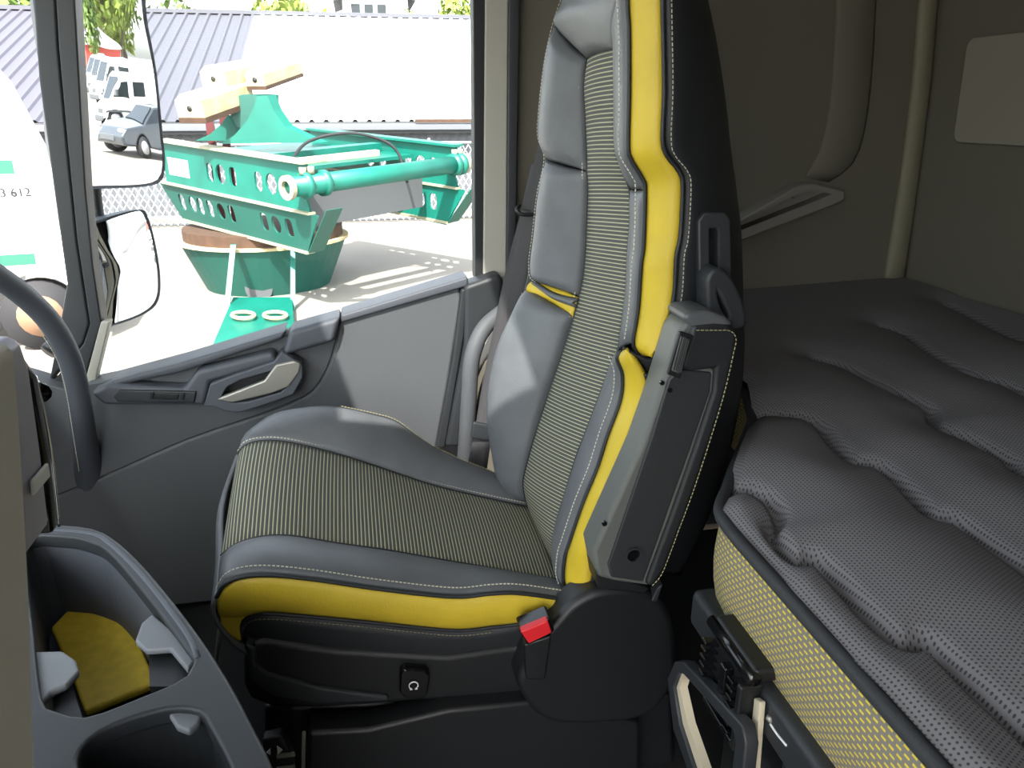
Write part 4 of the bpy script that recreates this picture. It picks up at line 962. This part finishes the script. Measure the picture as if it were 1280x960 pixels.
# ------------------------------------------------------------------ vans
def make_van(name, body='van_white', hub='hub'):
    E_ = empty(name)
    side_prof = [(2.75, .42), (2.80, .75), (2.72, 1.02), (2.05, 1.28), (1.30, 2.28), (.95, 2.46), (-2.55, 2.50), (-2.72, 2.3), (-2.78, .5), (-2.7, .38), (-2.15, .38)]
    for cx in (-1.75, 1.85):
        arch = [(cx+.40*math.cos(t), .36+.40*math.sin(t)) for t in (R_(180-k*20) for k in range(10))]
        side_prof += arch if cx < 0 else arch
    n = len(side_prof); w_ = .98
    vs_ = []
    for sy in (-1, 1):
        for x, z in side_prof: vs_.append(Vector((x, sy*(w_-.10*max(0, (z-1.1)/1.4)), z)))
    fs = [tuple(range(n))[::-1], tuple(range(n, 2*n))]+[(i, (i+1) % n, (i+1) % n+n, i+n) for i in range(n)]
    obj('body', vs_, fs, body, E_, bevel=.06, seg=3)
    def sidewin(nm, pts, m):
        for sy in (-1, 1):
            q = [Vector((x, sy*(w_-.10*max(0, (z-1.1)/1.4)+.004), z)) for x, z in pts]
            prism(nm, q, (0, -sy*.03, 0), m, E_)
    sidewin('cab_window', [(1.86, 1.34), (1.30, 2.06), (.72, 2.10), (.72, 1.34)], 'window_dark')
    sidewin('side_window', [(.30, 1.45), (.30, 2.1), (-.75, 2.1), (-.75, 1.45)], 'window_dark')
    prism('windshield', [Vector((2.04+.03, y, 1.30)) for y in (-.80, .80)]+[Vector((1.34+.03, y, 2.26)) for y in (.72, -.72)], (-.04, 0, -.03), 'window_dark', E_, off0=(.012, 0, .012))
    box('front_bumper', (2.55, -.94, .34), (2.88, .94, .62), 'shed_dark', E_, bevel=.05)
    box('grille', (2.70, -.45, .68), (2.80, .45, .92), 'shed_dark', E_, bevel=.03)
    for sy in (-1, 1):
        box('headlamp', (2.40, sy*.82-.12, .80), (2.74, sy*.82+.12, 1.05), 'hub', E_, bevel=.05)
        box('wing_mirror', (1.75, sy*1.14-.10, 1.40), (1.88, sy*1.14+.10, 1.70), 'shed_dark', E_, bevel=.03)
        box('side_strip', (-2.6, sy*.985-.015, .62), (2.5, sy*.985+.015, .72), 'shed_dark', E_)
        for cx in (-1.75, 1.85):
            yy = sy*.86
            wv = tube('wheel', [Vector((cx, yy-.1, .345)), Vector((cx, yy+.1, .345))], .345, 'tyre', E_, 24)
            tube('hub_cap', [Vector((cx, yy-.112, .345)), Vector((cx, yy+.112, .345))], .21, hub, wv, 16)
    return E_
def make_car():
    E_ = empty('dark_car')
    pr = [(2.1, .35), (2.16, .60), (2.0, .82), (1.05, .98), (.35, 1.42), (-.9, 1.47), (-1.7, 1.05), (-2.05, .95), (-2.12, .4), (-1.75, .32)]
    for cx in (-1.3, 1.35): pr += [(cx+.36*math.cos(t), .32+.36*math.sin(t)) for t in (R_(180-k*20) for k in range(10))]
    n = len(pr); vs_ = [Vector((x, sy*(.88-.18*max(0, (z-.9)/.5)), z)) for sy in (-1, 1) for x, z in pr]
    obj('body', vs_, [tuple(range(n))[::-1], tuple(range(n, 2*n))]+[(i, (i+1) % n, (i+1) % n+n, i+n) for i in range(n)], 'car_dark', E_, bevel=.07, seg=3)
    for sy in (-1, 1):
        prism('side_window', [Vector((x, sy*(.88-.18*max(0, (z-.9)/.5)+.004), z)) for x, z in ((.92, 1.02), (.33, 1.37), (-.85, 1.41), (-1.45, 1.08))], (0, -sy*.03, 0), 'window_dark', E_)
        box('headlamp', (1.75, sy*.68-.13, .66), (2.08, sy*.68+.13, .80), 'hub', E_, bevel=.04)
        for cx in (-1.3, 1.35):
            wv = tube('wheel', [Vector((cx, sy*.78-.09, .32)), Vector((cx, sy*.78+.09, .32))], .32, 'tyre', E_, 24)
            tube('hub_cap', [Vector((cx, sy*.78-.1, .32)), Vector((cx, sy*.78+.1, .32))], .2, 'hub', wv, 14)
    prism('windshield', [Vector((1.07, y, 1.0)) for y in (-.7, .7)]+[Vector((.40, y, 1.42)) for y in (.6, -.6)], (-.03, 0, -.03), 'window_dark', E_, off0=(.012, 0, .012))
    box('front_grille', (2.05, -.5, .45), (2.16, .5, .62), 'shed_dark', E_, bevel=.02)
    return E_
# the high white van ahead of the truck, seen through the windscreen
V0 = empty('white_van'); vf = W(100, 380, Y=9.4)
tag(V0, 'tall white van with green logo ahead of the truck, seen through windscreen', 'van', 'parked white vans')
V0.location = (vf.x, 9.4, GZ)
def v0p(pts, y0_, y1_, nm, m_, bev=0): return prism(nm, [V0.location+Vector((x, y0_, z)) for x, z in pts], (0, y1_-y0_, 0), m_, V0, bevel=bev, seg=3)
bp_ = [(.06, .45), (.06, 1.05), (-.10, 1.5), (-.55, 2.95), (-.72, 3.2), (-.95, 3.28), (-6.2, 3.28), (-6.3, .45), (-5.5, .4), (-5.3, .85), (-4.6, .85), (-4.4, .4)]
bp_ += [(-.42+.46*math.cos(t), .42+.46*math.sin(t)) for t in (R_(180-k*20) for k in range(10))]
v0p(bp_, 0, 2.0, 'body', 'van_white', .06)
for cx in (-.42, -4.95):
    wv = tube('wheel', [V0.location+Vector((cx, .02, .40)), V0.location+Vector((cx, .26, .40))], .40, 'tyre', V0, 28)
    tube('hub_cap', [V0.location+Vector((cx, .008, .40)), V0.location+Vector((cx, .03, .40))], .24, 'hub_rust', wv, 18)
for x0_, x1_, z0_, z1_, m_ in ((-.62, -.37, 1.98, 2.12, 'logo_green'), (-1.05, -.63, 1.88, 2.04, 'logo_green'), (-1.1, -.35, 1.0, 1.12, 'logo_green')):
    v0p([(x0_, z0_), (x1_, z0_), (x1_, z1_), (x0_, z1_)], -.012, .01, 'logo_block', m_)
text_mesh('phone_number', '3 612', .13, V0.location+Vector((-.40, -.02, 1.78)), (1, 0, 0), (0, 0, 1), 'rubber', V0, th=.02)['kind'] = 'stuff'
V0.rotation_euler = (0, 0, R_(11))
# row of parked vehicles behind the truck, seen in the mirrors
def place(o, p, rz, sc=1):
    o.location = (p.x, p.y, GZ); o.rotation_euler = (0, 0, R_(rz)); o.scale = (sc,)*3
vproto = None
row = [((180, 160), 'nearest small white van in the row shown in the tall mirror', .82), ((152, 131), 'second white van in the mirror row, with dark roof bar', .95), ((132, 120), 'third white van in the row shown in the tall mirror', .95), ((116, 113), 'fourth white van, furthest along the mirror row', .95)]
for i, (pp, lab, sc) in enumerate(row):
    v = make_van('white_van') if i == 0 else copy_tree(vproto)
    if i == 0: vproto = v
    p = WM(pp[0], pp[1], GZ); place(v, p, 258, sc); tag(v, lab, 'van', 'parked white vans')
cr = make_car(); p = WM(224, 200, GZ); place(cr, p, 256, 1); tag(cr, 'dark hatchback nearest in the row shown in the tall mirror', 'car')
# red and white hall and trees at the end of the yard, seen in the mirrors
p = WM(112, 98, GZ); HB = empty('yard_hall', (p.x, p.y, GZ)); tag(HB, 'small red hall with white roof beyond the vans in the tall mirror', 'building')
box('wall', (p.x-2, p.y-3, GZ), (p.x+4, p.y+3, GZ+3.0), 'brick_red', HB)
prism('roof', [(p.x-2.2, p.y-3.4, GZ+3.0), (p.x-2.2, p.y, GZ+5.0), (p.x-2.2, p.y+3.4, GZ+3.0)], (6.6, 0, 0), 'van_white', HB)
box('window', (p.x-2.06, p.y-1.2, GZ+1.2), (p.x-1.98, p.y+.2, GZ+2.4), 'print_white', HB)
for i, (x, y, rx, lf, h_) in enumerate(((98, 98, 4, 'leaf_a', 14), (116, 94, 6, 'leaf_b', 17), (134, 98, 4.5, 'leaf_b', 15), (150, 93, 7, 'leaf_a', 20), (166, 98, 4.5, 'leaf_b', 14), (174, 95, 6, 'leaf_a', 18))):
    p = WM(x, y, GZ)
    tree((p.x, p.y, GZ), h_, rx, ['leftmost', 'second', 'third', 'fourth', 'fifth', 'rightmost'][i]+' of the green trees shown in the tall mirror', i % 3, lf)
